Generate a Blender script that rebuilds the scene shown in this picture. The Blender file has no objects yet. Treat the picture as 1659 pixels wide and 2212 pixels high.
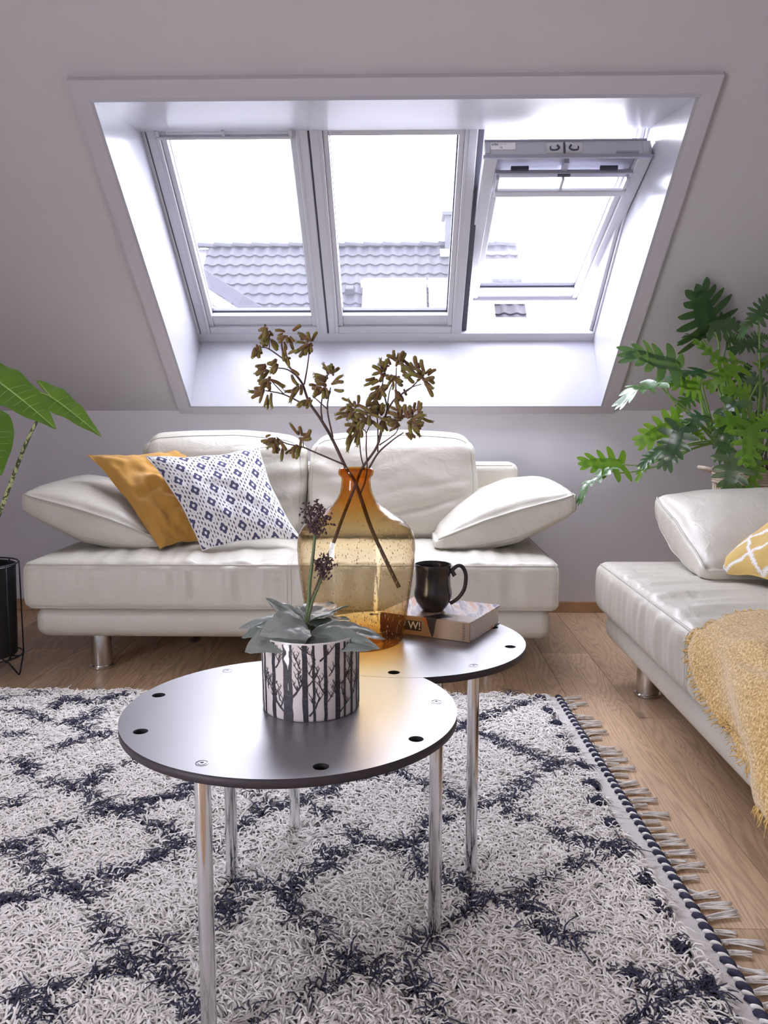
import bpy, bmesh, math, random
import numpy as np
from mathutils import Vector, Matrix, noise as mnoise

rng = np.random.default_rng(7)
random.seed(7)
scene = bpy.context.scene
COL = scene.collection

# ------------------------------------------------------------------ camera
FPX = 1780.0                                   # focal length in pixels of the 1659 x 2212 frame
PITCH = math.atan(206 / FPX)                   # looks slightly down
YAW = math.atan(38.5 / FPX)                    # and a touch to the left
CAM_H = 1.0
cam_data = bpy.data.cameras.new('camera')
cam_data.sensor_fit = 'VERTICAL'
cam_data.sensor_height = 36.0
cam_data.lens = FPX / 2212 * 36.0
cam_data.clip_start = 0.02
cam_data.clip_end = 200
cam = bpy.data.objects.new('camera', cam_data)
cam.location = (0, 0, CAM_H)
cam.rotation_euler = (math.pi / 2 - PITCH, 0, YAW)
COL.objects.link(cam)
scene.camera = cam

# ------------------------------------------------------------------ overcast sky, window and fill portals, exposure
world = bpy.data.worlds.new('overcast_sky')
scene.world = world
world.use_nodes = True
bg = world.node_tree.nodes['Background']
bg.inputs['Color'].default_value = (0.905, 0.90, 1.0, 1)
bg.inputs['Strength'].default_value = 5.2

T40 = math.radians(40.2)                       # pitch of the sloping ceiling
WALL_Y, KNEE_Z = 4.179, 1.03                   # knee wall: where it stands and how high it is
CS, SN = math.cos(T40), math.sin(T40)

def SL(x, s, p):
    """point on the roof slope: x sideways, s up the slope from the knee, p outwards"""
    return (x, WALL_Y - s * CS + p * SN, KNEE_Z + s * SN + p * CS)

def portal(name, loc, rot, sx, sy):
    l = bpy.data.lights.new(name, 'AREA')
    l.shape = 'RECTANGLE'; l.size = sx; l.size_y = sy; l.energy = 1
    l.cycles.is_portal = True
    o = bpy.data.objects.new(name, l); o.location = loc; o.rotation_euler = rot
    COL.objects.link(o)

portal('roof_window_portal', SL(-0.03, 0.70, 0.50), (-T40, 0, 0), 2.15, 1.35)
portal('fill_opening_portal', (-2.78, -1.0, 1.1), (0, math.pi / 2, math.pi), 2.2, 1.3)  # sky fill through the opening added in the unseen left wall

scene.view_settings.view_transform = 'Standard'
scene.view_settings.look = 'None'
scene.view_settings.gamma = 1.0
scene.view_settings.use_curve_mapping = False
scene.view_settings.exposure = 1.84
scene.cycles.max_bounces = 6
scene.cycles.diffuse_bounces = 4
scene.cycles.glossy_bounces = 3
scene.cycles.use_light_tree = False
scene.cycles.adaptive_threshold = .10
scene.cycles.adaptive_min_samples = 16
scene.cycles.transparent_max_bounces = 16
scene.cycles.transmission_bounces = 4
scene.cycles.caustics_reflective = False
scene.cycles.caustics_refractive = False
scene.cycles.sample_clamp_indirect = 6.0

# ------------------------------------------------------------------ measuring helpers (photo pixel + known plane -> metres)
def ray(px, py):
    u = (px - 829.5) / FPX; v = (py - 1106) / FPX
    c, s = math.cos(PITCH), math.sin(PITCH)
    y = c - v * s; z = -s - v * c
    cy, sy = math.cos(YAW), math.sin(YAW)
    return np.array([u * cy - y * sy, u * sy + y * cy, z])

EYE = np.array([0, 0, CAM_H])
def at_z(px, py, z):
    r = ray(px, py); return EYE + r * (z - CAM_H) / r[2]
def at_y(px, py, y):
    r = ray(px, py); return EYE + r * y / r[1]
def at_x(px, py, x):
    r = ray(px, py); return EYE + r * x / r[0]
def to_px(P):
    P = np.asarray(P, float) - EYE
    cy, sy = math.cos(YAW), math.sin(YAW)
    x = P[..., 0] * cy + P[..., 1] * sy; y = -P[..., 0] * sy + P[..., 1] * cy
    c, s = math.cos(PITCH), math.sin(PITCH)
    zc = y * c - P[..., 2] * s; yc = -(y * s + P[..., 2] * c)
    return 829.5 + FPX * x / zc, 1106 + FPX * yc / zc

# ------------------------------------------------------------------ mesh helpers
class Geo:
    """collects vertices and faces for one mesh"""
    def __init__(self): self.v = []; self.f = []; self.uv = None
    def add(self, v, f):
        o = len(self.v); self.v += [tuple(map(float, p)) for p in v]; self.f += [tuple(i + o for i in q) for q in f]; return self
    def box(self, x0, x1, y0, y1, z0, z1):
        return self.add([(x, y, z) for z in (z0, z1) for y in (y0, y1) for x in (x0, x1)],
                        [(0, 2, 3, 1), (4, 5, 7, 6), (0, 1, 5, 4), (2, 6, 7, 3), (0, 4, 6, 2), (1, 3, 7, 5)])
    def hexa(self, p):                      # 8 corners: bottom 4 then top 4, both the same way round
        return self.add(p, [(3, 2, 1, 0), (4, 5, 6, 7), (0, 1, 5, 4), (1, 2, 6, 5), (2, 3, 7, 6), (3, 0, 4, 7)])
    def slbox(self, x0, x1, s0, s1, p0, p1):
        return self.hexa([SL(x0, s0, p0), SL(x1, s0, p0), SL(x1, s1, p0), SL(x0, s1, p0),
                          SL(x0, s0, p1), SL(x1, s0, p1), SL(x1, s1, p1), SL(x0, s1, p1)])
    def tube(self, pts, rad, n=8, closed=False, caps=True):
        v, f = tube(pts, rad, n, closed, caps); return self.add(v, f)
    def lathe(self, prof, n=32, c=(0, 0, 0), closed=False):
        v, f = lathe(prof, n, c, closed); return self.add(v, f)

def tube(pts, rad, n=8, closed=False, caps=True):
    P = np.asarray(pts, float); m = len(P)
    R = np.full(m, rad, float) if np.isscalar(rad) else np.asarray(rad, float)
    if closed: Tn = np.roll(P, -1, 0) - np.roll(P, 1, 0)
    else: Tn = np.gradient(P, axis=0)
    Tn /= np.linalg.norm(Tn, axis=1)[:, None] + 1e-12
    a = np.array([0, 0, 1.0]) if abs(Tn[0][2]) < .9 else np.array([1.0, 0, 0])
    u = np.cross(Tn[0], a); u /= np.linalg.norm(u)
    ang = np.arange(n) * 2 * math.pi / n
    v = []
    for i in range(m):
        u = u - Tn[i] * (u @ Tn[i]); u /= np.linalg.norm(u) + 1e-12
        w = np.cross(Tn[i], u)
        v.append(P[i] + R[i] * (np.cos(ang)[:, None] * u + np.sin(ang)[:, None] * w))
    v = np.concatenate(v)
    f = []
    for i in range(m if closed else m - 1):
        j = (i + 1) % m
        for k in range(n):
            l = (k + 1) % n
            f.append((i * n + k, i * n + l, j * n + l, j * n + k))
    v = [tuple(p) for p in v]
    if caps and not closed:
        f.append(tuple(range(n - 1, -1, -1))); f.append(tuple(range((m - 1) * n, m * n)))
    return v, f

def lathe(prof, n=32, c=(0, 0, 0), closed=False):
    """prof: (radius, z) from bottom to top, turned about the vertical axis through c"""
    v = []; f = []
    m = len(prof)
    for r, z in prof:
        for k in range(n):
            a = 2 * math.pi * k / n
            v.append((c[0] + r * math.cos(a), c[1] + r * math.sin(a), c[2] + z))
    for i in range(m if closed else m - 1):
        j = (i + 1) % m
        for k in range(n):
            l = (k + 1) % n
            f.append((i * n + k, i * n + l, j * n + l, j * n + k))
    return v, f

def disc(r, z, n=32, c=(0, 0, 0), up=True):
    v = [(c[0] + r * math.cos(2 * math.pi * k / n), c[1] + r * math.sin(2 * math.pi * k / n), c[2] + z) for k in range(n)]
    return v, [tuple(range(n)) if up else tuple(range(n - 1, -1, -1))]

def spline(pts, k=6):
    """Catmull-Rom through the points"""
    P = np.asarray(pts, float)
    Q = np.vstack([2 * P[0] - P[1], P, 2 * P[-1] - P[-2]])
    out = []
    for i in range(1, len(Q) - 2):
        for t in np.linspace(0, 1, k, endpoint=False):
            a, b, c, d = Q[i - 1], Q[i], Q[i + 1], Q[i + 2]
            out.append(.5 * ((2 * b) + (-a + c) * t + (2 * a - 5 * b + 4 * c - d) * t * t + (-a + 3 * b - 3 * c + d) * t ** 3))
    out.append(P[-1])
    return np.array(out)

def make_mesh(name, geo, mats, smooth=False, bevel=0.0, sharp=None):
    me = bpy.data.meshes.new(name)
    me.from_pydata(geo.v, [], geo.f)
    for m in (mats if isinstance(mats, (list, tuple)) else [mats]): me.materials.append(m)
    if bevel:
        bm = bmesh.new(); bm.from_mesh(me)
        bmesh.ops.remove_doubles(bm, verts=bm.verts, dist=1e-6)
        bmesh.ops.recalc_face_normals(bm, faces=bm.faces)
        bmesh.ops.bevel(bm, geom=[e for e in bm.edges if len(e.link_faces) == 2 and e.calc_face_angle(0) > .5],
                        offset=bevel, segments=2, affect='EDGES', profile=.5, clamp_overlap=True)
        bm.to_mesh(me); bm.free()
    else:
        me.validate()
    if geo.uv is not None:
        uvl = me.uv_layers.new(name='UVMap')
        li = np.zeros(len(me.loops), dtype=np.int32); me.loops.foreach_get('vertex_index', li)
        uvl.data.foreach_set('uv', np.asarray(geo.uv, dtype=np.float32)[li].ravel())
    if smooth:
        me.polygons.foreach_set('use_smooth', np.ones(len(me.polygons), dtype=bool))
        if sharp:
            try: me.set_sharp_from_angle(angle=sharp)
            except Exception: pass
    me.update()
    return me

def link(name, me, parent=None, loc=None):
    o = bpy.data.objects.new(name, me); COL.objects.link(o)
    if parent is not None: o.parent = parent
    if loc is not None: o.location = loc
    return o

def tag(o, label=None, cat=None, group=None, kind=None):
    if label: o['label'] = label
    if cat: o['category'] = cat
    if group: o['group'] = group
    if kind: o['kind'] = kind
    return o

class Thing:
    """an Empty at the thing's base that parents its parts; part geometry is given in room coordinates"""
    def __init__(self, name, label=None, cat=None, loc=(0, 0, 0), group=None, kind=None):
        self.o = bpy.data.objects.new(name, None); COL.objects.link(self.o)
        self.o.empty_display_size = .05
        self.loc = np.array(loc, float); self.o.location = loc
        tag(self.o, label, cat, group, kind)
    def part(self, name, geo, mat, parent=None, smooth=False, bevel=0.0, sharp=None, label=None, kind=None):
        geo.v = [tuple(np.asarray(p) - self.loc) for p in geo.v]
        me = make_mesh(name, geo, mat, smooth, bevel, sharp)
        o = link(name, me, parent or self.o)
        if label: o['label'] = label
        if kind: o['kind'] = kind
        return o

def copy_tree(o, parent=None):
    c = o.copy(); COL.objects.link(c); c.parent = parent
    for ch in list(o.children): copy_tree(ch, c)
    return c

# ---- rounded, subdivided cushion blocks
def ts(h, r, n, k=4):
    a = np.linspace(0, 1, k + 1) ** 1.0
    edge = -h + r * a
    mid = np.linspace(-h + r, h - r, n + 1)
    t = np.concatenate([edge[:-1], mid, -edge[:-1][::-1]])
    return t / h

def boxgrid(tx, ty, tz):
    idx = {}; V = []; Fc = []
    def vid(p):
        k = tuple(round(c, 5) for c in p)
        if k not in idx: idx[k] = len(V); V.append(p)
        return idx[k]
    T = (tx, ty, tz)
    for ax in range(3):
        b, c = [(1, 2), (2, 0), (0, 1)][ax]
        for sgn in (-1, 1):
            ids = [[None] * len(T[c]) for _ in T[b]]
            for i, tb in enumerate(T[b]):
                for j, tc in enumerate(T[c]):
                    p = [0, 0, 0]; p[ax] = float(sgn); p[b] = float(tb); p[c] = float(tc); ids[i][j] = vid(p)
            for i in range(len(T[b]) - 1):
                for j in range(len(T[c]) - 1):
                    q = (ids[i][j], ids[i + 1][j], ids[i + 1][j + 1], ids[i][j + 1])
                    Fc.append(q if sgn > 0 else q[::-1])
    return np.array(V), Fc

class Block:
    """cushion: half sizes h, edge radius r, then a deform(p, q) hook (p metres about the centre, q -1..1)"""
    def __init__(self, h, r, deform=None, n=(10, 10, 4)):
        self.h = np.array(h, float); self.r = r; self.deform = deform; self.n = n
    def map(self, q):
        q = np.atleast_2d(np.asarray(q, float))
        p = q * self.h
        lim = self.h - self.r
        inner = np.clip(p, -lim, lim); d = p - inner
        L = np.linalg.norm(d, axis=1)[:, None]
        p = np.where(L > 1e-9, inner + d / np.maximum(L, 1e-9) * self.r, p)
        if self.deform is not None: p = np.array([self.deform(a, b) for a, b in zip(p, q)])
        return p
    def geo(self):
        V, Fc = boxgrid(*[ts(self.h[i], self.r, self.n[i]) for i in range(3)])
        g = Geo(); g.add(self.map(V), Fc); return g
    def seam(self, q0, q1, n=40):
        t = np.linspace(0, 1, n)[:, None]
        return self.map((1 - t) * np.array(q0, float) + t * np.array(q1, float))

def nz(x, y, z, seed=0):
    return mnoise.noise(Vector((x + seed * 13.7, y - seed * 7.3, z + seed * 3.1)))

# ------------------------------------------------------------------ materials (all procedural)
class NT:
    def __init__(self, name):
        self.m = bpy.data.materials.new(name); self.m.use_nodes = True
        self.t = self.m.node_tree; self.n = self.t.nodes; self.l = self.t.links
        self.b = self.n['Principled BSDF']; self.out = self.n['Material Output']
    def node(self, kind, **kw):
        x = self.n.new(kind)
        for k, v in kw.items():
            if hasattr(x, k): setattr(x, k, v)
        return x
    def set(self, sock, v):
        if hasattr(v, 'is_linked') or isinstance(v, bpy.types.NodeSocket): self.l.new(v, sock)
        else: sock.default_value = v
    def math(self, op, a, b=None, c=None):
        x = self.n.new('ShaderNodeMath'); x.operation = op
        for i, v in enumerate((a, b, c)):
            if v is not None: self.set(x.inputs[i], v)
        return x.outputs[0]
    def coord(self, which='Object'):
        return self.n.new('ShaderNodeTexCoord').outputs[which]
    def mapping(self, vec, scale=(1, 1, 1), rot=(0, 0, 0), loc=(0, 0, 0)):
        x = self.n.new('ShaderNodeMapping'); self.l.new(vec, x.inputs['Vector'])
        self.set(x.inputs['Scale'], scale); self.set(x.inputs['Rotation'], rot); self.set(x.inputs['Location'], loc)
        return x.outputs[0]
    def noise(self, vec, scale=5, detail=3, rough=.5, dist=0):
        x = self.n.new('ShaderNodeTexNoise'); self.l.new(vec, x.inputs['Vector'])
        x.inputs['Scale'].default_value = scale; x.inputs['Detail'].default_value = detail
        x.inputs['Roughness'].default_value = rough; x.inputs['Distortion'].default_value = dist
        return x.outputs['Fac']
    def ramp(self, fac, stops, interp='LINEAR'):
        x = self.n.new('ShaderNodeValToRGB'); self.l.new(fac, x.inputs['Fac'])
        e = x.color_ramp.elements; x.color_ramp.interpolation = interp
        e[0].position, e[0].color = stops[0][0], (*stops[0][1], 1)
        e[1].position, e[1].color = stops[-1][0], (*stops[-1][1], 1)
        for p, c in stops[1:-1]:
            k = e.new(p); k.color = (*c, 1)
        return x.outputs['Color']
    def mix(self, fac, a, b, blend='MIX'):
        x = self.n.new('ShaderNodeMix'); x.data_type = 'RGBA'; x.blend_type = blend
        self.set(x.inputs[0], fac)
        for i, v in ((6, a), (7, b)):
            if isinstance(v, tuple): v = (*v, 1) if len(v) == 3 else v
            self.set(x.inputs[i], v)
        return x.outputs[2]
    def bump(self, h, strength=.3, dist=.01):
        x = self.n.new('ShaderNodeBump'); self.l.new(h, x.inputs['Height'])
        x.inputs['Strength'].default_value = strength; x.inputs['Distance'].default_value = dist
        self.l.new(x.outputs[0], self.b.inputs['Normal']); return x
    def fres(self, f0):
        """Schlick reflectance, the same from both sides of a pane"""
        lw = self.n.new('ShaderNodeLayerWeight'); lw.inputs['Blend'].default_value = .5
        return self.math('MULTIPLY_ADD', self.math('POWER', lw.outputs['Facing'], 5.0), 1 - f0, f0)
    def base(self, col=None, rough=.5, metal=0, spec=.5, **kw):
        if col is not None: self.set(self.b.inputs['Base Color'], (*col, 1) if isinstance(col, tuple) else col)
        self.set(self.b.inputs['Roughness'], rough); self.set(self.b.inputs['Metallic'], metal)
        self.b.inputs['Specular IOR Level'].default_value = spec
        for k, v in kw.items(): self.set(self.b.inputs[k], v)
        return self.m

def simple(name, col, rough=.5, metal=0, spec=.5, nscale=None, nstr=.1, ndist=.002, var=0.0, vscale=8, **kw):
    t = NT(name); c = t.coord('Object')
    colr = col
    if var:
        f = t.noise(c, vscale, 3)
        lo = tuple(max(0, x * (1 - var)) for x in col); hi = tuple(min(1, x * (1 + var)) for x in col)
        colr = t.ramp(f, [(.3, lo), (.7, hi)])
    t.base(colr, rough, metal, spec, **kw)
    if nscale: t.bump(t.noise(c, nscale, 4), nstr, ndist)
    return t.m

M = {}
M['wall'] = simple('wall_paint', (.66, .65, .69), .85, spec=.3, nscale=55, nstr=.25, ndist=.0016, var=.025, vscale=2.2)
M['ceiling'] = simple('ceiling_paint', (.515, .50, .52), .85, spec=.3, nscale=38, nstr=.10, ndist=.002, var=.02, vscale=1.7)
M['casing'] = simple('casing_paint', (.49, .465, .505), .45, spec=.4, nscale=120, nstr=.05, ndist=.001)
M['laminate'] = simple('white_laminate', (.42, .42, .46), .27, spec=.35, nscale=6, nstr=.015, ndist=.004)
M['frame'] = simple('window_frame_white', (.47, .47, .51), .3, spec=.4)
M['frame_grey'] = simple('window_aluminium', (.42, .42, .50), .35, .6)
M['gasket'] = simple('gasket_dark', (.05, .05, .075), .5)
M['zinc'] = simple('zinc_plate', (.72, .70, .66), .25, .95, nscale=60, nstr=.05)
M['chrome'] = simple('chrome', (.74, .74, .75), .07, 1.0)
M['screw'] = simple('screw_steel', (.30, .29, .31), .35, 1.0)
M['chrome_soft'] = simple('brushed_chrome', (.62, .62, .63), .2, 1.0, nscale=80, nstr=.05)
M['black_metal'] = simple('black_metal', (.018, .019, .023), .45, spec=.4, nscale=200, nstr=.05)
M['soil'] = simple('potting_soil', (.035, .026, .02), .95, nscale=70, nstr=.9, ndist=.006)
M['paper'] = simple('book_paper', (.68, .63, .57), .8)
M['print_black'] = simple('print_black', (.03, .028, .04), .5)
M['print_white'] = simple('print_white', (.8, .79, .78), .5)
M['oak_trim'] = simple('oak_baseboard', (.42, .245, .13), .45, nscale=30, nstr=.05, var=.15, vscale=12)

def pane():
    t = NT('window_glass'); t.n.remove(t.b)
    tr = t.node('ShaderNodeBsdfTransparent'); tr.inputs[0].default_value = (.955, .965, .99, 1)
    gl = t.node('ShaderNodeBsdfGlossy'); gl.inputs['Roughness'].default_value = .01
    df = t.node('ShaderNodeBsdfTranslucent'); df.inputs[0].default_value = (.9, .92, 1, 1)
    fr = t.fres(.04)
    m0 = t.node('ShaderNodeMixShader'); m0.inputs[0].default_value = .009
    t.l.new(tr.outputs[0], m0.inputs[1]); t.l.new(df.outputs[0], m0.inputs[2])
    mx = t.node('ShaderNodeMixShader'); t.l.new(fr, mx.inputs[0])
    t.l.new(m0.outputs[0], mx.inputs[1]); t.l.new(gl.outputs[0], mx.inputs[2])
    t.l.new(mx.outputs[0], t.out.inputs[0]); return t.m
M['pane'] = pane()

def leather():
    t = NT('cream_leather'); c = t.coord('Object')
    big = t.noise(c, 3.2, 3)
    col = t.ramp(big, [(.3, (.54, .512, .437)), (.7, (.60, .572, .495))])
    t.base(col, .40, 0, .45)
    w = t.noise(t.mapping(c, (5, 9, 6), (.3, 0, .5)), 1.7, 4, .5, .9)
    g = t.n.new('ShaderNodeTexVoronoi'); t.l.new(c, g.inputs['Vector']); g.inputs['Scale'].default_value = 260
    h = t.math('ADD', t.math('MULTIPLY', w, 1.0), t.math('MULTIPLY', g.outputs['Distance'], .05))
    t.bump(h, .34, .016)
    return t.m
M['leather'] = leather()
M['piping'] = simple('leather_piping', (.50, .48, .42), .45, spec=.4)

def oak():
    t = NT('oak_plank')
    oi = t.n.new('ShaderNodeObjectInfo')
    c = t.coord('Object')
    va = t.n.new('ShaderNodeVectorMath'); va.operation = 'ADD'
    cb = t.n.new('ShaderNodeCombineXYZ')
    t.l.new(t.math('MULTIPLY', oi.outputs['Random'], 37.0), cb.inputs[0])
    t.l.new(t.math('MULTIPLY', oi.outputs['Random'], 91.0), cb.inputs[1])
    t.l.new(c, va.inputs[0]); t.l.new(cb.outputs[0], va.inputs[1]); p = va.outputs[0]
    # growth rings: contour lines of a stretched noise field
    fld = t.noise(t.mapping(p, (7.0, .8, 1)), 1.0, 2, .45, .6)
    ring = t.math('SINE', t.math('MULTIPLY', fld, 150.0))
    ring = t.math('MULTIPLY_ADD', ring, .5, .5)
    ring = t.math('POWER', ring, 2.2)
    fine = t.noise(t.mapping(p, (170, 5, 1)), 1.0, 3, .6)
    broad = t.noise(t.mapping(p, (3.0, .6, 1)), 1.6, 3)
    col = t.ramp(broad, [(.25, (.52, .33, .175)), (.55, (.66, .445, .26)), (.8, (.76, .54, .335))])
    col = t.mix(t.math('MULTIPLY', ring, .38), col, (.25, .135, .07))
    col = t.mix(t.math('MULTIPLY', t.math('GREATER_THAN', fine, .57), .30), col, (.24, .14, .08))
    # knots
    vo = t.n.new('ShaderNodeTexVoronoi'); t.l.new(t.mapping(p, (4.2, 1.5, 1)), vo.inputs['Vector']); vo.inputs['Scale'].default_value = 1.0
    vo.inputs['Randomness'].default_value = 1.0
    wob = t.math('ADD', t.math('MULTIPLY_ADD', t.noise(p, 30, 3), .08, -.045), vo.outputs['Distance'])
    kn = t.n.new('ShaderNodeMapRange'); kn.inputs['From Min'].default_value = .055; kn.inputs['From Max'].default_value = .12
    kn.inputs['To Min'].default_value = 1; kn.inputs['To Max'].default_value = 0
    t.l.new(wob, kn.inputs['Value'])
    col = t.mix(t.math('MULTIPLY', kn.outputs[0], .85), col, (.07, .045, .035))
    # every plank a little different
    hs = t.n.new('ShaderNodeHueSaturation'); t.l.new(col, hs.inputs['Color'])
    t.l.new(t.math('MULTIPLY_ADD', oi.outputs['Random'], .35, .86), hs.inputs['Value'])
    hs.inputs['Saturation'].default_value = .92
    t.base(hs.outputs[0], .42, 0, .4)
    t.bump(t.math('ADD', t.math('MULTIPLY', fine, .6), ring), .06, .002)
    return t.m
M['oak'] = oak()

def table_top():
    t = NT('table_laminate'); c = t.coord('Object')
    t.base((.13, .12, .142), t.math('MULTIPLY_ADD', t.noise(c, 9, 3), .05, .37), 0, .8, IOR=2.3)
    t.bump(t.noise(c, 900, 2), .05, .0004)
    return t.m
M['table'] = table_top()
M['table_edge'] = simple('table_edge', (.045, .036, .042), .5, spec=.3)
M['hole'] = simple('hole_dark', (.012, .010, .012), .7)

def amber(f0, name):
    """amber glass: thin and pale on the body, thick and deep at neck and foot"""
    t = NT(name); t.n.remove(t.b)
    sx = t.n.new('ShaderNodeSeparateXYZ'); t.l.new(t.coord('Object'), sx.inputs[0]); z = sx.outputs[2]
    col = t.ramp(t.math('DIVIDE', z, .404), [(0.0, (.74, .52, .22)), (.08, (.86, .70, .40)), (.22, (.95, .90, .79)), (.55, (.965, .93, .85)),
                                             (.72, (.94, .85, .66)), (.80, (.92, .74, .42)), (1.0, (.84, .56, .20))])
    lw = t.n.new('ShaderNodeLayerWeight'); lw.inputs['Blend'].default_value = .22
    edge = t.mix(t.math('MULTIPLY', t.math('POWER', lw.outputs['Facing'], 2.0), .8), col, (.58, .36, .12), 'MULTIPLY')
    tr = t.node('ShaderNodeBsdfTransparent'); t.l.new(edge, tr.inputs[0])
    gl = t.node('ShaderNodeBsdfGlossy'); gl.inputs['Roughness'].default_value = .03
    nb = t.n.new('ShaderNodeBump'); nb.inputs['Strength'].default_value = .12; nb.inputs['Distance'].default_value = .004
    t.l.new(t.noise(t.coord('Object'), 26, 3), nb.inputs['Height']); t.l.new(nb.outputs[0], gl.inputs['Normal'])
    fr = t.math('MULTIPLY', t.fres(.045), f0)
    mx = t.node('ShaderNodeMixShader'); t.l.new(fr, mx.inputs[0])
    t.l.new(tr.outputs[0], mx.inputs[1]); t.l.new(gl.outputs[0], mx.inputs[2])
    t.l.new(mx.outputs[0], t.out.inputs[0]); return t.m
M['amber'] = amber(1.0, 'amber_glass')
M['amber_inner'] = amber(.25, 'amber_glass_inside')
def bubble():
    t = NT('glass_bubble'); t.n.remove(t.b)
    tl = t.node('ShaderNodeBsdfTranslucent'); tl.inputs[0].default_value = (1, .90, .66, 1)
    gl = t.node('ShaderNodeBsdfGlossy'); gl.inputs['Roughness'].default_value = .1
    mx = t.node('ShaderNodeMixShader'); mx.inputs[0].default_value = .3
    t.l.new(tl.outputs[0], mx.inputs[1]); t.l.new(gl.outputs[0], mx.inputs[2]); t.l.new(mx.outputs[0], t.out.inputs[0]); return t.m
M['bubble'] = bubble()

def leafmat(name, col, col2, rough=.38, spec=.5, sub=.35, nscale=9, bump=0.0, bscale=60):
    t = NT(name); c = t.coord('Object'); oi = t.n.new('ShaderNodeObjectInfo')
    f = t.math('ADD', t.math('MULTIPLY', t.noise(c, nscale, 3), .5), t.math('MULTIPLY', oi.outputs['Random'], .55))
    cr = t.ramp(f, [(.2, col), (.8, col2)])
    t.base(cr, rough, 0, spec)
    if bump: t.bump(t.noise(c, bscale, 3), bump, .004)
    tl = t.node('ShaderNodeBsdfTranslucent'); t.l.new(t.mix(.5, cr, (.35, .62, .05)), tl.inputs[0])
    mx = t.node('ShaderNodeMixShader'); mx.inputs[0].default_value = sub
    t.l.new(t.b.outputs[0], mx.inputs[1]); t.l.new(tl.outputs[0], mx.inputs[2]); t.l.new(mx.outputs[0], t.out.inputs[0])
    return t.m
M['philo'] = leafmat('philodendron_leaf', (.026, .075, .035), (.075, .17, .05), .26, .9, .22, 5)
M['philo_young'] = leafmat('philodendron_young_leaf', (.10, .25, .02), (.20, .38, .035), .33, .6, .38, 5)
M['philo_stem'] = simple('philodendron_stalk', (.22, .36, .09), .45)
M['aloc'] = leafmat('alocasia_leaf', (.07, .17, .02), (.12, .24, .035), .3, .55, .35, 4)
M['aloc_vein'] = simple('alocasia_vein', (.40, .58, .16), .4)
M['berg'] = leafmat('rosette_leaf', (.20, .235, .215), (.34, .37, .35), .40, .55, .10, 14, .4, 70)
M['berg_stem'] = simple('rosette_stalk', (.12, .17, .07), .5)
M['seed'] = simple('dry_seed_head', (.085, .045, .055), .75, var=.3, vscale=40)
M['twig'] = simple('dry_twig', (.10, .062, .055), .7, nscale=120, nstr=.3, var=.25, vscale=30)

def zebra():
    t = NT('mottled_stalk'); c = t.coord('Object')
    f = t.noise(t.mapping(c, (70, 70, 55)), 1.0, 2)
    t.base(t.ramp(f, [(.47, (.50, .55, .25)), (.53, (.06, .085, .03))]), .5); return t.m
M['zebra'] = zebra()

def paw():
    t = NT('paw_flower'); oi = t.n.new('ShaderNodeObjectInfo'); c = t.coord('Object')
    sx = t.n.new('ShaderNodeSeparateXYZ'); t.l.new(c, sx.inputs[0])
    f = t.math('ADD', t.math('MULTIPLY', sx.outputs[2], 34.0), t.math('MULTIPLY_ADD', oi.outputs['Random'], .5, -.25))
    cr = t.ramp(f, [(.05, (.17, .09, .04)), (.5, (.205, .15, .042)), (.95, (.22, .215, .045))])
    t.base(cr, .8, 0, .2, **{'Sheen Weight': .6, 'Sheen Roughness': .4})
    return t.m
M['paw'] = paw()

M['ochre'] = simple('ochre_cotton', (.50, .265, .055), .85, spec=.2, nscale=260, nstr=.12, ndist=.001, var=.07, vscale=6, **{'Sheen Weight': .25})
M['yarn_cream'] = simple('cream_yarn', (.88, .845, .80), .9, spec=.15, var=.13, vscale=38)
M['yarn_navy'] = simple('navy_yarn', (.055, .055, .090), .9, spec=.15, var=.3, vscale=60)
M['rug_base'] = simple('rug_weave', (.74, .705, .68), .95, spec=.1, nscale=330, nstr=.7, ndist=.003)
M['tassel'] = simple('tassel_cotton', (.92, .88, .84), .9, spec=.15, var=.12, vscale=60)

def boucle():
    t = NT('ochre_boucle'); c = t.coord('Object')
    f = t.noise(c, 190, 3, .6)
    t.base(t.ramp(f, [(.34, (.36, .20, .045)), (.5, (.60, .38, .12)), (.66, (.82, .64, .34))]), .95, 0, .1, **{'Sheen Weight': .5})
    t.bump(f, .7, .005); return t.m
M['boucle'] = boucle()
M['fringe'] = simple('ochre_fringe', (.68, .46, .18), .95, spec=.1, var=.25, vscale=60)

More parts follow.
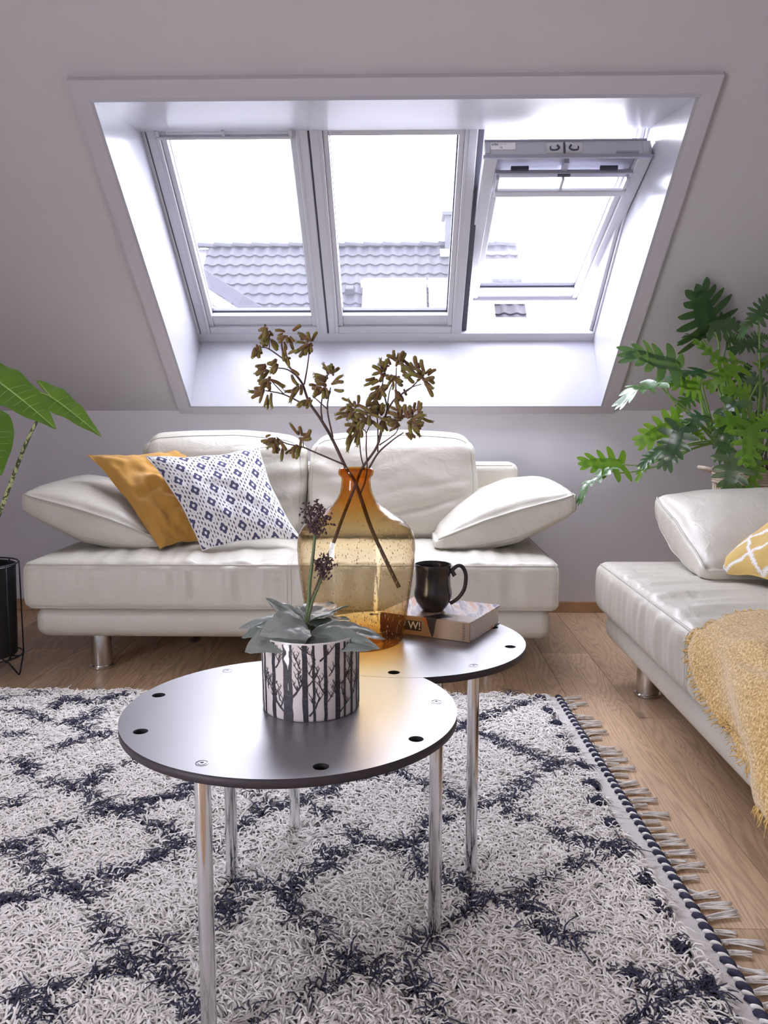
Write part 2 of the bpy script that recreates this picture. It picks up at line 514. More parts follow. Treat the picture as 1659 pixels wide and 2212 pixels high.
def ikat():
    """printed cotton: navy four-lobed motifs on a staggered grid, small ticks between them"""
    t = NT('ikat_cotton')
    uv = t.coord('UV'); sx = t.n.new('ShaderNodeSeparateXYZ'); t.l.new(uv, sx.inputs[0]); u, v = sx.outputs[0], sx.outputs[1]
    wob = t.math('MULTIPLY_ADD', t.noise(uv, 60, 2), .014, -.007)
    A = 5.3; B = 3.7
    def motif(du, dv):
        fu = t.math('SUBTRACT', t.math('FRACT', t.math('MULTIPLY_ADD', t.math('ADD', u, wob), A, du)), .5)
        fv = t.math('SUBTRACT', t.math('FRACT', t.math('MULTIPLY_ADD', t.math('ADD', v, wob), B, dv)), .5)
        fv = t.math('MULTIPLY', fv, 1.15)
        r = t.math('SQRT', t.math('ADD', t.math('MULTIPLY', fu, fu), t.math('MULTIPLY', fv, fv)))
        an = t.math('ARCTAN2', fv, fu)
        R = t.math('MULTIPLY_ADD', t.math('COSINE', t.math('MULTIPLY', an, 4.0)), .034, .195)
        inside = t.math('LESS_THAN', r, R); core = t.math('GREATER_THAN', r, .068)
        halo = t.math('LESS_THAN', r, .30)
        return t.math('MULTIPLY', inside, core), halo
    a, ha = motif(0, 0); b, hb = motif(.5, .5)
    fl = t.math('MAXIMUM', a, b); halo = t.math('MAXIMUM', ha, hb)
    cu = t.math('MULTIPLY', t.math('ADD', u, wob), 36.0)
    su = t.math('SUBTRACT', t.math('FRACT', cu), .5)
    colid = t.math('FLOOR', cu)
    cv = t.math('ADD', t.math('MULTIPLY', v, 19.0), t.math('MULTIPLY', colid, .37))
    sv = t.math('SUBTRACT', t.math('FRACT', cv), .5)
    wdt = t.math('MULTIPLY_ADD', t.math('ABSOLUTE', sv), -.62, .27)
    tick = t.math('MULTIPLY', t.math('LESS_THAN', t.math('ABSOLUTE', su), wdt), t.math('LESS_THAN', t.math('ABSOLUTE', sv), .36))
    tick = t.math('MULTIPLY', tick, t.math('SUBTRACT', 1.0, halo))
    col = t.mix(tick, (.76, .75, .755), (.06, .058, .085))
    col = t.mix(fl, col, (.085, .085, .155))
    t.base(col, .85, 0, .2)
    t.bump(t.noise(t.mapping(uv, (1, 1, 1)), 400, 2), .08, .001)
    return t.m
M['ikat'] = ikat()

def trellis():
    t = NT('trellis_cotton')
    uv = t.coord('UV'); sx = t.n.new('ShaderNodeSeparateXYZ'); t.l.new(uv, sx.inputs[0]); u, v = sx.outputs[0], sx.outputs[1]
    w = t.math('MULTIPLY_ADD', t.noise(uv, 7, 2), .14, -.07)
    a = t.math('MULTIPLY', t.math('ADD', t.math('ADD', u, v), w), 3.1); b = t.math('MULTIPLY', t.math('ADD', t.math('SUBTRACT', u, v), w), 3.1)
    da = t.math('ABSOLUTE', t.math('SUBTRACT', t.math('FRACT', a), .5)); db = t.math('ABSOLUTE', t.math('SUBTRACT', t.math('FRACT', b), .5))
    d = t.math('MINIMUM', da, db)
    line = t.math('LESS_THAN', d, .085)
    dots = t.math('MULTIPLY', t.math('LESS_THAN', t.math('ABSOLUTE', t.math('SUBTRACT', d, .062)), .012),
                  t.math('GREATER_THAN', t.math('FRACT', t.math('MULTIPLY', t.math('ADD', u, t.math('MULTIPLY', v, .37)), 70.0)), .5))
    col = t.mix(line, (.60, .41, .13), (.80, .77, .72)); col = t.mix(dots, col, (.36, .27, .12))
    t.base(col, .85, 0, .2, **{'Sheen Weight': .2}); t.bump(t.noise(uv, 300, 2), .1, .001); return t.m
M['trellis'] = trellis()

M['ceramic'] = simple('white_ceramic', (.70, .655, .63), .22, spec=.5)
def birch():
    t = NT('birch_print'); c = t.coord('Object')
    f = t.noise(t.mapping(c, (60, 60, 200)), 1.0, 3)
    t.base(t.ramp(f, [(.40, (.022, .02, .028)), (.62, (.04, .038, .05)), (.75, (.11, .10, .11))]), .5); return t.m
M['birch'] = birch()
def mugmat():
    t = NT('mug_glaze'); c = t.coord('Object')
    f = t.noise(c, 14, 3)
    t.base(t.ramp(f, [(.35, (.020, .019, .024)), (.7, (.055, .045, .045))]), .25, .35, .6); return t.m
M['mug'] = mugmat()
def bookcover():
    t = NT('book_cover'); c = t.coord('Object')
    f = t.noise(t.mapping(c, (34, 7, 1), (0, 0, .5)), 1.0, 4, .6, .4)
    t.base(t.ramp(f, [(.30, (.05, .05, .085)), (.42, (.30, .25, .27)), (.50, (.62, .54, .48)), (.60, (.48, .20, .08)), (.72, (.72, .66, .60))], 'LINEAR'), .22, 0, .5); return t.m
M['cover'] = bookcover()
M['spine'] = simple('book_spine', (.40, .275, .17), .35, var=.05)
M['spine_orange'] = simple('book_orange', (.55, .17, .05), .35)

def rooftile():
    t = NT('roof_tile'); oi = t.n.new('ShaderNodeObjectInfo'); c = t.coord('Object')
    f = t.math('ADD', t.math('MULTIPLY', oi.outputs['Random'], .5), t.math('MULTIPLY', t.noise(c, 9, 3), .5))
    t.base(t.ramp(f, [(.2, (.0095, .0092, .0135)), (.8, (.017, .0165, .0235))]), .65, 0, .2); return t.m
M['tile'] = rooftile()
M['roof_dark'] = simple('roof_batten', (.05, .045, .055), .8)
M['render_white'] = simple('white_render', (.085, .083, .092), .8)
M['chimney'] = simple('chimney_render', (.036, .036, .042), .85, spec=.1)
M['solar'] = simple('solar_collector', (.075, .075, .09), .12, 0, .9)
M['solar_frame'] = simple('solar_frame', (.25, .25, .28), .35, .6)
M['basket'] = simple('seagrass', (.46, .33, .20), .8, var=.2, vscale=40)
M['basket_pale'] = simple('seagrass_pale', (.55, .46, .36), .8, var=.2, vscale=40)

# ------------------------------------------------------------------ the room
RX0, RX1, RY0 = -2.75, 2.75, -2.65
TAN = math.tan(T40)
FLAT_Z = 2.62
FLAT_S = (FLAT_Z - KNEE_Z) / SN

def structure(name, geo, mat, **kw):
    me = make_mesh(name, geo, mat, **kw); o = link(name, me); o['kind'] = 'structure'; return o

# floor: subfloor and oak planks, joints a millimetre and a half wide
floor = structure('floor', Geo().box(RX0, RX1, RY0, WALL_Y, -.06, -.0145), M['roof_dark'])
PW = .1995
x = .794 - 18 * PW
k = 0
while x < RX1:
    xa, xb = max(x, RX0) + .0007, min(x + PW, RX1) - .0007
    if xb - xa > .02:
        y = RY0 + [0, -1.13, -.47, -1.52, -.83, -.2, -1.35][k % 7]
        while y < WALL_Y:
            L = [1.9, 2.2, 1.75][(k + int(y * 3)) % 3]
            ya, yb = max(y, RY0) + .0007, min(y + L, WALL_Y) - .0007
            if yb - ya > .05 and (yb > .3):
                cx, cy = (xa + xb) / 2, (ya + yb) / 2
                g = Geo().box(xa - cx, xb - cx, ya - cy, yb - cy, -.0145, 0)
                me = make_mesh('plank', g, M['oak'], bevel=.0008)
                link('plank', me, floor, (cx, cy, 0))
            elif yb - ya > .05:
                cx, cy = (xa + xb) / 2, (ya + yb) / 2
                link('plank', make_mesh('plank', Geo().box(xa - cx, xb - cx, ya - cy, yb - cy, -.0145, 0), M['oak']), floor, (cx, cy, 0))
            y += L
    x += PW; k += 1

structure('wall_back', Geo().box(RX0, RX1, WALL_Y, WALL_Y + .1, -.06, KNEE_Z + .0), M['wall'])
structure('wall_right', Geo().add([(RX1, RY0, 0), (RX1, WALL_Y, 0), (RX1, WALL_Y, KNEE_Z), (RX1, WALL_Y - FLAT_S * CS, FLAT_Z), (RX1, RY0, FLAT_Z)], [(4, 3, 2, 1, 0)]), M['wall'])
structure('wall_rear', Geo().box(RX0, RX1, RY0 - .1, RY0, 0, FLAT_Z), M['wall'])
# left wall with an invented opening behind the camera, added for fill light
DY0, DY1, DZ = -1.6, -.4, 2.15
YF = WALL_Y - FLAT_S * CS
g = Geo()
for xx, flip in ((RX0, False), (RX0 - .1, True)):
    g.add([(xx, DY1, 0), (xx, WALL_Y, 0), (xx, WALL_Y, KNEE_Z), (xx, YF, FLAT_Z), (xx, DY1, FLAT_Z)], [(4, 3, 2, 1, 0) if flip else (0, 1, 2, 3, 4)])
g.box(RX0 - .1, RX0, RY0, DY0, 0, FLAT_Z).box(RX0 - .1, RX0, DY0, DY1, DZ, FLAT_Z)
structure('wall_left', g, M['wall'])
d1 = Thing('fill_opening_1', 'white frame of an unseen opening added in the left wall for fill light', None, (RX0, -1, 0), kind='structure')
for ya in (DY0, DY1 - .06): d1.part('stile', Geo().box(RX0 - .08, RX0 - .02, ya, ya + .06, 0, DZ), M['frame'])
for za in (0, DZ - .06): d1.part('rail', Geo().box(RX0 - .075, RX0 - .025, DY0 + .06, DY1 - .06, za, za + .06), M['frame'])

# sloping ceiling with the opening for the three roof windows
OX0, OX1, OS0, OS1 = -1.062, .992, .052, 1.640       # opening in the ceiling
g = Geo()
def slquad(g, x0, x1, s0, s1, p=0): g.add([SL(x0, s0, p), SL(x1, s0, p), SL(x1, s1, p), SL(x0, s1, p)], [(0, 3, 2, 1)])
for a in ((RX0, OX0, 0, FLAT_S), (OX1, RX1, 0, FLAT_S), (OX0, OX1, 0, OS0), (OX0, OX1, OS1, FLAT_S)):
    g.slbox(*a, 0, .03)
g.box(RX0, RX1, RY0, WALL_Y - FLAT_S * CS, FLAT_Z, FLAT_Z + .04)
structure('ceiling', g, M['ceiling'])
# baseboard of the knee wall
structure('baseboard_back', Geo().box(RX0, RX1, WALL_Y - .016, WALL_Y, 0, .056), M['oak_trim'], bevel=.002)

# casing around the opening: four boards with mitred ends
AX0, AX1, AS0, AS1 = -1.118, 1.052, .006, 1.702
tr1 = Thing('trim_1', 'flat white casing boards around the roof window opening', None, SL(0, 0, 0), kind='structure')
def board(t, a, b, c, d, p0, p1, nm, mat, **kw):   # four (x, s) corners
    t.part(nm, Geo().hexa([SL(*q, p1) for q in (a, b, c, d)] + [SL(*q, p0) for q in (a, b, c, d)]), mat, **kw)
p0, p1 = -.024, 0.0
board(tr1, (AX0, AS0), (OX0, OS0), (OX0, OS1), (AX0, AS1), p0, p1, 'casing_board', M['casing'])
board(tr1, (OX1, OS0), (AX1, AS0), (AX1, AS1), (OX1, OS1), p0, p1, 'casing_board', M['casing'])
board(tr1, (OX0, OS1), (OX1, OS1), (AX1, AS1), (AX0, AS1), p0, p1, 'casing_board', M['casing'])
board(tr1, (AX0, AS0), (AX1, AS0), (OX1, OS0), (OX0, OS0), p0, p1, 'casing_board', M['casing'])

# deep reveal: white laminate panels running out to the window frames
PB = .36
BS0, BS1 = .122, 1.297                                # reveal at the window plane
BX0, BX1 = -1.056, .986
tr2 = Thing('trim_2', 'glossy white laminate lining of the deep roof window reveal', None, SL(0, 0, 0), kind='structure')
def lining(a, b, c, d):                               # a-b at the room side, c-d at the window; thickness away from the opening
    A, B, C, D = [np.array(SL(*q)) for q in (a, b, c, d)]
    n = np.cross(B - A, D - A); n /= np.linalg.norm(n); n *= .012
    tr2.part('lining_panel', Geo().hexa([A, B, C, D, A + n, B + n, C + n, D + n]), M['laminate'])
lining((OX0, OS1, -.024), (OX0, OS0, -.024), (BX0, BS0, PB + .05), (BX0, BS1, PB + .05))
lining((OX1, OS0, -.024), (OX1, OS1, -.024), (BX1, BS1, PB + .05), (BX1, BS0, PB + .05))
lining((OX0, OS0, -.024), (OX1, OS0, -.024), (BX1, BS0, PB), (BX0, BS0, PB))
lining((OX1, OS1, -.024), (OX0, OS1, -.024), (BX0, BS1, PB), (BX1, BS1, PB))
# roof build-up outside the lining, so that daylight enters only through the windows
structure('ceiling_insulation', Geo().slbox(RX0, BX0 - .02, -.3, 2.4, .38, .42).slbox(BX1 + .02, RX1, -.3, 2.4, .38, .42).slbox(BX0 - .02, BX1 + .02, -.3, BS0 - .03, .38, .42)
          .slbox(BX0 - .02, BX1 + .02, BS1 + .06, 2.4, .38, .42), M['roof_dark'])

# sill board at the foot of the windows
tr3 = Thing('trim_3', 'white sill strip along the foot of the roof windows', None, SL(0, BS0, PB), kind='structure')
tr3.part('sill_strip', Geo().slbox(BX0, BX1, .118, .186, .352, .47), M['frame'], bevel=.004)
tr3.part('side_strip', Geo().slbox(BX0, -1.032, .187, 1.33, .352, .47), M['frame'], bevel=.003)
tr3.part('side_strip', Geo().slbox(.966, BX1, .187, 1.33, .352, .47), M['frame'], bevel=.003)

WT = 1.318                                            # top of frames, above what the lining lets one see
def roof_window(name, x0, x1, label):
    w = Thing(name, label, None, SL((x0 + x1) / 2, .16, .36), kind='structure')
    P = lambda nm, a, mat, par=None, **kw: w.part(nm, Geo().slbox(*a), mat, par, **kw)
    st = .050; bead = .024
    gl0, gl1 = x0 + st + bead, x1 - st - bead - .004
    # sash: two stiles, bottom rail, top rail
    P('stile', (x0, x0 + st, .184, WT, .352, .43), M['frame'], bevel=.004)
    P('stile', (x1 - st, x1, .184, WT, .352, .43), M['frame'], bevel=.004)
    P('bottom_rail', (x0 + st, x1 - st, .184, .226, .356, .43), M['frame'], bevel=.003)
    P('top_rail', (x0 + st, x1 - st, 1.285, WT, .356, .43), M['frame'], bevel=.003)
    # glazing beads stepping back to the pane
    g = Geo()
    P('glazing_bead', (x0 + st, x0 + st + bead, .226, 1.285, .366, .43), M['frame'], bevel=.003)
    P('glazing_bead', (x1 - st - bead, x1 - st, .226, 1.285, .366, .43), M['frame'], bevel=.003)
    P('glazing_bead', (x0 + st + bead, x1 - st - bead, .226, .290, .372, .43), M['frame'], bevel=.003)
    P('glazing_bead', (x0 + st + bead, x1 - st - bead, 1.255, 1.285, .366, .43), M['frame'], bevel=.003)
    g = Geo().slbox(gl0 - .004, gl0 + .002, .287, 1.258, .398, .42).slbox(gl1 - .002, gl1 + .004, .287, 1.258, .398, .42)
    g.slbox(gl0, gl1, .286, .2905, .396, .42).slbox(gl0, gl1, .296, .2995, .40, .42).slbox(gl0, gl1, 1.246, 1.257, .39, .42)
    w.part('gasket', g, M['gasket'])
    w.part('pane', Geo().slbox(gl0 - .003, gl1 + .003, .285, 1.26, .412, .416), M['pane'])
    # groove line along the stiles
    w.part('groove', Geo().slbox(x0 + .034, x0 + .0365, .19, WT, .3505, .356).slbox(x1 - .0365, x1 - .034, .19, WT, .3505, .356), M['frame_grey'])
    return w

w1 = roof_window('window_1', -1.028, -.380, 'left one of three closed and open white roof windows, ventilation bar at its head')
w1.part('ventilation_bar', Geo().slbox(-.985, -.44, 1.262, 1.276, .332, .352), M['frame'], bevel=.004)
w1.part('bar_bracket', Geo().slbox(-.985, -.972, 1.262, 1.30, .335, .36).slbox(-.453, -.44, 1.262, 1.30, .335, .36).slbox(-.72, -.708, 1.262, 1.30, .335, .36), M['frame'])
w2 = roof_window('window_2', -.372, .300, 'middle white roof window with the chimney behind its pane')
w2.part('rating_label', Geo().slbox(-.272, -.24, 1.263, 1.270, .3645, .3665), M['frame_grey'])
# dark slots between neighbouring frames
structure('trim_4', Geo().slbox(-.3805, -.3715, .18, WT, .362, .44).slbox(-1.0325, -1.0275, .18, WT, .362, .44), M['gasket'])

# third window: frame in the roof, sash swung open on its centre pivots
X0, X1 = .308, .966
w3 = Thing('window_3', 'right white roof window tilted open on its centre pivots', None, SL((X0 + X1) / 2, .16, .36), kind='structure')
w3.part('frame_side', Geo().slbox(X0 - .004, X0 + .018, .187, WT, .372, .50), M['gasket'])
w3.part('frame_side', Geo().slbox(X1 - .018, X1 - .001, .187, WT, .372, .50), M['frame'], bevel=.002)
w3.part('frame_side', Geo().slbox(X1 - .034, X1 - .018, .78, WT, .41, .50), M['frame_grey'])
w3.part('frame_side', Geo().slbox(X0 + .018, X0 + .03, .78, WT, .41, .50), M['frame_grey'])
# sash in its own tilted frame: l along the sash (0 at the foot, LS at the head), q through its thickness (0 = room face)
LS = 1.205; FI = math.radians(20.2)
fs, fp = .122, .630
def SW(x, l, q):
    s = fs + l * math.cos(FI) + q * math.sin(FI); p = fp - l * math.sin(FI) + q * math.cos(FI)
    return SL(x, s, p)
def swbox(g, x0, x1, l0, l1, q0, q1):
    return g.hexa([SW(x0, l0, q0), SW(x1, l0, q0), SW(x1, l1, q0), SW(x0, l1, q0), SW(x0, l0, q1), SW(x1, l0, q1), SW(x1, l1, q1), SW(x0, l1, q1)])
SX0, SX1 = .318, .972
def sw(nm, a, mat, par=None, **kw): return w3.part(nm, swbox(Geo(), *a), mat, par, **kw)
st = .054; bead = .026
sash_l = sw('stile', (SX0, SX0 + st, 0, LS, 0, .062), M['frame'], bevel=.004)
sash_r = sw('stile', (SX1 - st, SX1, 0, LS, 0, .062), M['frame'], bevel=.004)
sw('bottom_rail', (SX0 + st, SX1 - st, 0, .042, .004, .062), M['frame'], bevel=.003)
head = sw('top_rail', (SX0 + st, SX1 - st, LS - .13, LS, .030, .062), M['frame_grey'])
sw('head_cap', (SX0 - .004, SX1 + .004, LS - .002, LS + .006, -.004, .010), M['frame_grey'], bevel=.001)
top_edge = sw('lock_rail', (SX0 + .002, SX1 - .004, LS, LS + .004, .012, .072), M['frame'], bevel=.002)
sw('lock_rail_lip', (SX0 + .002, SX1 - .02, LS + .001, LS + .010, .070, .076), M['frame_grey'])
sw('glazing_bead', (SX0 + st, SX0 + st + bead, .042, LS - .13, .014, .062), M['frame'], bevel=.003)
sw('glazing_bead', (SX1 - st - bead, SX1 - st, .042, LS - .13, .014, .062), M['frame'], bevel=.003)
sw('glazing_bead', (SX0 + st + bead, SX1 - st - bead, .042, .110, .020, .062), M['frame'], bevel=.003)
gg = Geo(); ga, gb = SX0 + st + bead, SX1 - st - bead
swbox(gg, ga, gb, .108, .113, .044, .064); swbox(gg, ga, gb, .119, .122, .046, .064)
swbox(gg, ga - .004, ga + .002, .108, LS - .13, .046, .064); swbox(gg, gb - .002, gb + .004, .108, LS - .13, .046, .064)
w3.part('gasket', gg, M['gasket'])
sw('pane', (ga - .003, gb + .003, .107, LS - .128, .056, .060), M['pane'])
# ventilation flap and control bar on the room side of the head
flap = sw('ventilation_flap', (SX0 + st - .002, SX1 - st + .002, LS - .112, LS - .085, -.010, .010), M['frame_grey'], bevel=.004)
for xm in (SX0 + .15, SX1 - .15): sw('flap_hinge', (xm - .035, xm + .035, LS - .086, LS - .074, .004, .018), M['gasket'], flap)
sw('flap_catch', (.635, .655, LS - .10, LS - .028, -.004, .022), M['frame_grey'], flap)
sw('flap_catch', (.62, .67, LS - .098, LS - .088, -.016, .0), M['gasket'], flap)
bar = sw('control_bar', (SX0 + st + .004, SX1 - st - .004, LS - .210, LS - .172, -.032, -.012), M['frame'], bevel=.005)
for xa in (SX0 + st + .004, .638, SX1 - st - .022): sw('bar_bracket', (xa, xa + .012, LS - .20, LS - .10, -.026, .002), M['frame'], bar, bevel=.002)
# lock plates and rating plate on the head edge (they face the room)
def SE(x, q, out): return SW(x, LS + .004 + out, q)     # on the edge face
def sebox(g, x0, x1, q0, q1, o0, o1):
    return g.hexa([SE(x0, q0, o0), SE(x1, q0, o0), SE(x1, q1, o0), SE(x0, q1, o0), SE(x0, q0, o1), SE(x1, q0, o1), SE(x1, q1, o1), SE(x0, q1, o1)])
for xa, sg in ((.560, 1), (.634, -1)):
    pl = w3.part('lock_plate', sebox(Geo(), xa, xa + .066, .016, .064, .0, .003), M['zinc'], bevel=.0008)
    c = xa + .033
    pts = [SE(c + sg * (-.017), .044, .004), SE(c + sg * (-.015), .031, .004), SE(c + sg * .004, .029, .004), SE(c + sg * .017, .037, .004), SE(c + sg * .010, .051, .004)]
    w3.part('lock_slot', Geo().tube(spline(pts, 5), [.0028] * 16 + [.004] * 5, 6), M['gasket'], pl)
    for dx, q in ((-.026, .021), (.026, .021), (0, .058)):
        w3.part('screw', Geo().tube([SE(c + dx * sg, q, .002), SE(c + dx * sg, q, .0045)], .0028, 10), M['chrome_soft'], pl)
w3.part('striker', sebox(Geo(), .6285, .6325, .014, .062, .0, .008), M['gasket'])
w3.part('slide_bar', sebox(Geo(), .83, .915, .014, .020, .0, .010), M['frame_grey'], bevel=.001)
w3.part('end_block', sebox(Geo(), .322, .342, .015, .062, 0, .005), M['frame'], bevel=.001)
w3.part('end_block', sebox(Geo(), .935, .957, .015, .064, 0, .006), M['frame'], bevel=.001)
plate = w3.part('rating_plate', sebox(Geo(), .343, .441, .034, .064, .0, .0022), M['print_white'], bevel=.0006)
w3.part('plate_logo', sebox(Geo(), .348, .374, .053, .061, .0022, .0028), M['print_black'], plate)
def text_on(w, body, size, at, ex, ey, mat, parent, name='lettering', loc_sub=True, bold=0.0):
    cu = bpy.data.curves.new(name, 'FONT'); cu.body = body; cu.size = size; cu.align_x = 'CENTER'; cu.align_y = 'CENTER'
    cu.offset = bold
    cu.materials.append(mat)
    tmp = bpy.data.objects.new(name, cu)
    me = bpy.data.meshes.new_from_object(tmp); bpy.data.objects.remove(tmp)
    if not me.materials: me.materials.append(mat)
    o = link(name, me, parent)
    ex = Vector(ex).normalized(); ey = Vector(ey).normalized(); ez = ex.cross(ey)
    mtx = Matrix((ex, ey, ez)).transposed().to_4x4()
    mtx.translation = Vector(np.asarray(at) - w.loc)
    o.matrix_local = mtx
    return o
eyv = Vector(SE(.4, .06, 0)) - Vector(SE(.4, .02, 0))
text_on(w3, 'VELUX', .0082, SE(.361, .057, .0032), (1, 0, 0), eyv, M['print_white'], plate, bold=.0003)
text_on(w3, 'GGL  FK06', .0055, SE(.392, .057, .0026), (1, 0, 0), eyv, M['print_black'], plate)
text_on(w3, 'CE', .0085, SE(.384, .042, .0026), (1, 0, 0), eyv, M['print_black'], plate, bold=.0002)

# ------------------------------------------------------------------ neighbouring house seen through the roof windows
RIDGE_Y, RIDGE_Z, RP = 20.0, 4.98, math.radians(45)
def RF(x, d, up=0.0):
    """on the neighbour's roof: d down the slope from the ridge, up = off the surface"""
    return (x, RIDGE_Y - d * math.cos(RP) - up * math.sin(RP), RIDGE_Z - d * math.sin(RP) + up * math.cos(RP))
TW, TL, NR, NC = .268, .357, 10, 27
RXE = 2.66
house = Thing('neighbour_house', 'neighbouring house with a grey tiled roof, chimney and solar collectors', 'building', (-1, RIDGE_Y, -1.5))
rx0 = RXE - NC * TW
g = Geo().hexa([RF(rx0 - 2, .02, -.12), RF(RXE - .02, .02, -.12), RF(RXE - .02, 5.6, -.12), RF(rx0 - 2, 5.6, -.12), RF(rx0 - 2, .02, -.04), RF(RXE - .02, .02, -.04), RF(RXE - .02, 5.6, -.04), RF(rx0 - 2, 5.6, -.04)])
house.part('roof_slab', g, M['roof_dark'])
house.part('wall', Geo().box(rx0 - 2, RXE - .15, RIDGE_Y - 3.9, RIDGE_Y + 3.9, -1.5, 1.05), M['render_white'])
house.part('gable_wall', Geo().hexa([(RXE - .4, RIDGE_Y - 3.9, 1.05), (RXE - .15, RIDGE_Y - 3.9, 1.05), (RXE - .15, RIDGE_Y + 3.9, 1.05), (RXE - .4, RIDGE_Y + 3.9, 1.05),
                                     (RXE - .4, RIDGE_Y - .05, RIDGE_Z - .25), (RXE - .15, RIDGE_Y - .05, RIDGE_Z - .25), (RXE - .15, RIDGE_Y + .05, RIDGE_Z - .25), (RXE - .4, RIDGE_Y + .05, RIDGE_Z - .25)]), M['render_white'])
house.part('rear_roof', Geo().add([(rx0 - 2, RIDGE_Y, RIDGE_Z - .05), (RXE, RIDGE_Y, RIDGE_Z - .05), (RXE, RIDGE_Y + 4, RIDGE_Z - 4), (rx0 - 2, RIDGE_Y + 4, RIDGE_Z - 4)], [(0, 1, 2, 3)]), M['roof_dark'])
# interlocking tile: S-wave in section, thick lower edge, laps over the tile below
def tile_mesh():
    g = Geo(); nx = 8
    def prof(t): return .030 * math.sin(2 * math.pi * (t - .02)) * (1 if t < .5 else .45) + .012
    rows = []
    for d, lift in ((-.05, .0), (TL, .040)):
        rows.append([(t * TW, d, lift + prof(t)) for t in np.linspace(0, 1.03, nx)])
    low = [(t * TW, TL, .040 + prof(t) - .030) for t in np.linspace(0, 1.03, nx)]
    rows.append(low)
    for r_ in rows: g.v += r_
    for a in range(2):
        for i in range(nx - 1):
            g.f.append((a * nx + i, (a + 1) * nx + i, (a + 1) * nx + i + 1, a * nx + i + 1))
    o = np.array(RF(0, 0)); ed = np.array(RF(0, 1)) - o; eu = np.array(RF(0, 0, 1)) - o
    g.v = [tuple(np.array([1, 0, 0]) * a + ed * b + eu * c) for a, b, c in g.v]
    return make_mesh('roof_tile', g, M['tile'], smooth=True, sharp=math.radians(50))
tm = tile_mesh()
for r_ in range(NR):
    for c in range(NC):
        o = link('roof_tile', tm, house.o); o.location = Vector(np.array(RF(rx0 + c * TW, .06 + r_ * TL)) - house.loc)
# ridge caps, each lapping over the next
def cap_mesh():
    g = Geo(); n = 9
    for x, r, lift in ((0, .10, 0.0), (.50, .118, .028)):
        for k in range(n):
            a = math.pi * (k / (n - 1)) * 1.1 - .05 * math.pi
            g.v.append((x, -r * math.cos(a), r * .85 * math.sin(a) + lift))
    for k in range(n - 1): g.f.append((k, k + 1, n + k + 1, n + k))
    g.v += [(.50, v[1] * .86, v[2] - .012) for v in g.v[n:2 * n]]
    for k in range(n - 1): g.f.append((n + k, n + k + 1, 2 * n + k + 1, 2 * n + k))
    return make_mesh('ridge_cap', g, M['tile'], smooth=True, sharp=math.radians(50))
cm = cap_mesh()
for i in range(18):
    o = link('ridge_cap', cm, house.o); o.location = Vector(np.array((RXE - .50 - i * .44, RIDGE_Y, RIDGE_Z + .0)) - house.loc); o.scale = (-1, 1, 1); o.location.x += .5
# verge board on the gable
house.part('verge_board', Geo().hexa([RF(RXE - .02, 0, -.16), RF(RXE + .02, 0, -.16), RF(RXE + .02, 5.6, -.16), RF(RXE - .02, 5.6, -.16), RF(RXE - .02, 0, .02), RF(RXE + .02, 0, .02), RF(RXE + .02, 5.6, .02), RF(RXE - .02, 5.6, .02)]), M['tile'])
# chimney: rendered stack, slab on top, lead apron
cx0, cx1, cy0, cy1 = .99, 1.56, 19.75, 20.35
ch = house.part('chimney', Geo().box(cx0, cx1, cy0, cy1, 4.2, 5.62), M['chimney'], bevel=.01)
house.part('chimney_cap', Geo().box(cx0 - .07, cx1 + .07, cy0 - .07, cy1 + .07, 5.62, 5.71), M['chimney'], ch, bevel=.01)
house.part('chimney_apron', Geo().hexa([RF(cx0 - .12, .25, .07), RF(cx1 + .12, .25, .07), RF(cx1 + .12, .52, .07), RF(cx0 - .12, .52, .07), RF(cx0 - .12, .25, .10), RF(cx1 + .12, .25, .10), RF(cx1 + .12, .52, .10), RF(cx0 - .12, .52, .10)]), M['solar_frame'], ch)
# flat solar collectors
for xa, xb in ((-.87, .53), (.58, 1.98)):
    fr = house.part('solar_collector', Geo().hexa([RF(xa, 1.45, .09), RF(xb, 1.45, .09), RF(xb, 3.6, .09), RF(xa, 3.6, .09), RF(xa, 1.45, .17), RF(xb, 1.45, .17), RF(xb, 3.6, .17), RF(xa, 3.6, .17)]), M['solar_frame'], bevel=.008)
    house.part('collector_glass', Geo().hexa([RF(xa + .03, 1.48, .168), RF(xb - .03, 1.48, .168), RF(xb - .03, 3.57, .168), RF(xa + .03, 3.57, .168), RF(xa + .03, 1.48, .175), RF(xb - .03, 1.48, .175), RF(xb - .03, 3.57, .175), RF(xa + .03, 3.57, .175)]), M['solar'], fr)
for xa in (-.90, .555): house.part('pipe', Geo().tube([RF(xa, 1.5, .12), RF(xa, 1.62, .16), RF(xa + .02, 1.75, .12)], .03, 8), M['solar_frame'])
house.part('vent_tile', Geo().hexa([RF(-1.28, 1.62, .05), RF(-1.05, 1.62, .05), RF(-1.05, 1.9, .05), RF(-1.28, 1.9, .05), RF(-1.25, 1.66, .14), RF(-1.08, 1.66, .14), RF(-1.08, 1.88, .20), RF(-1.25, 1.88, .20)]), M['tile'], bevel=.02)

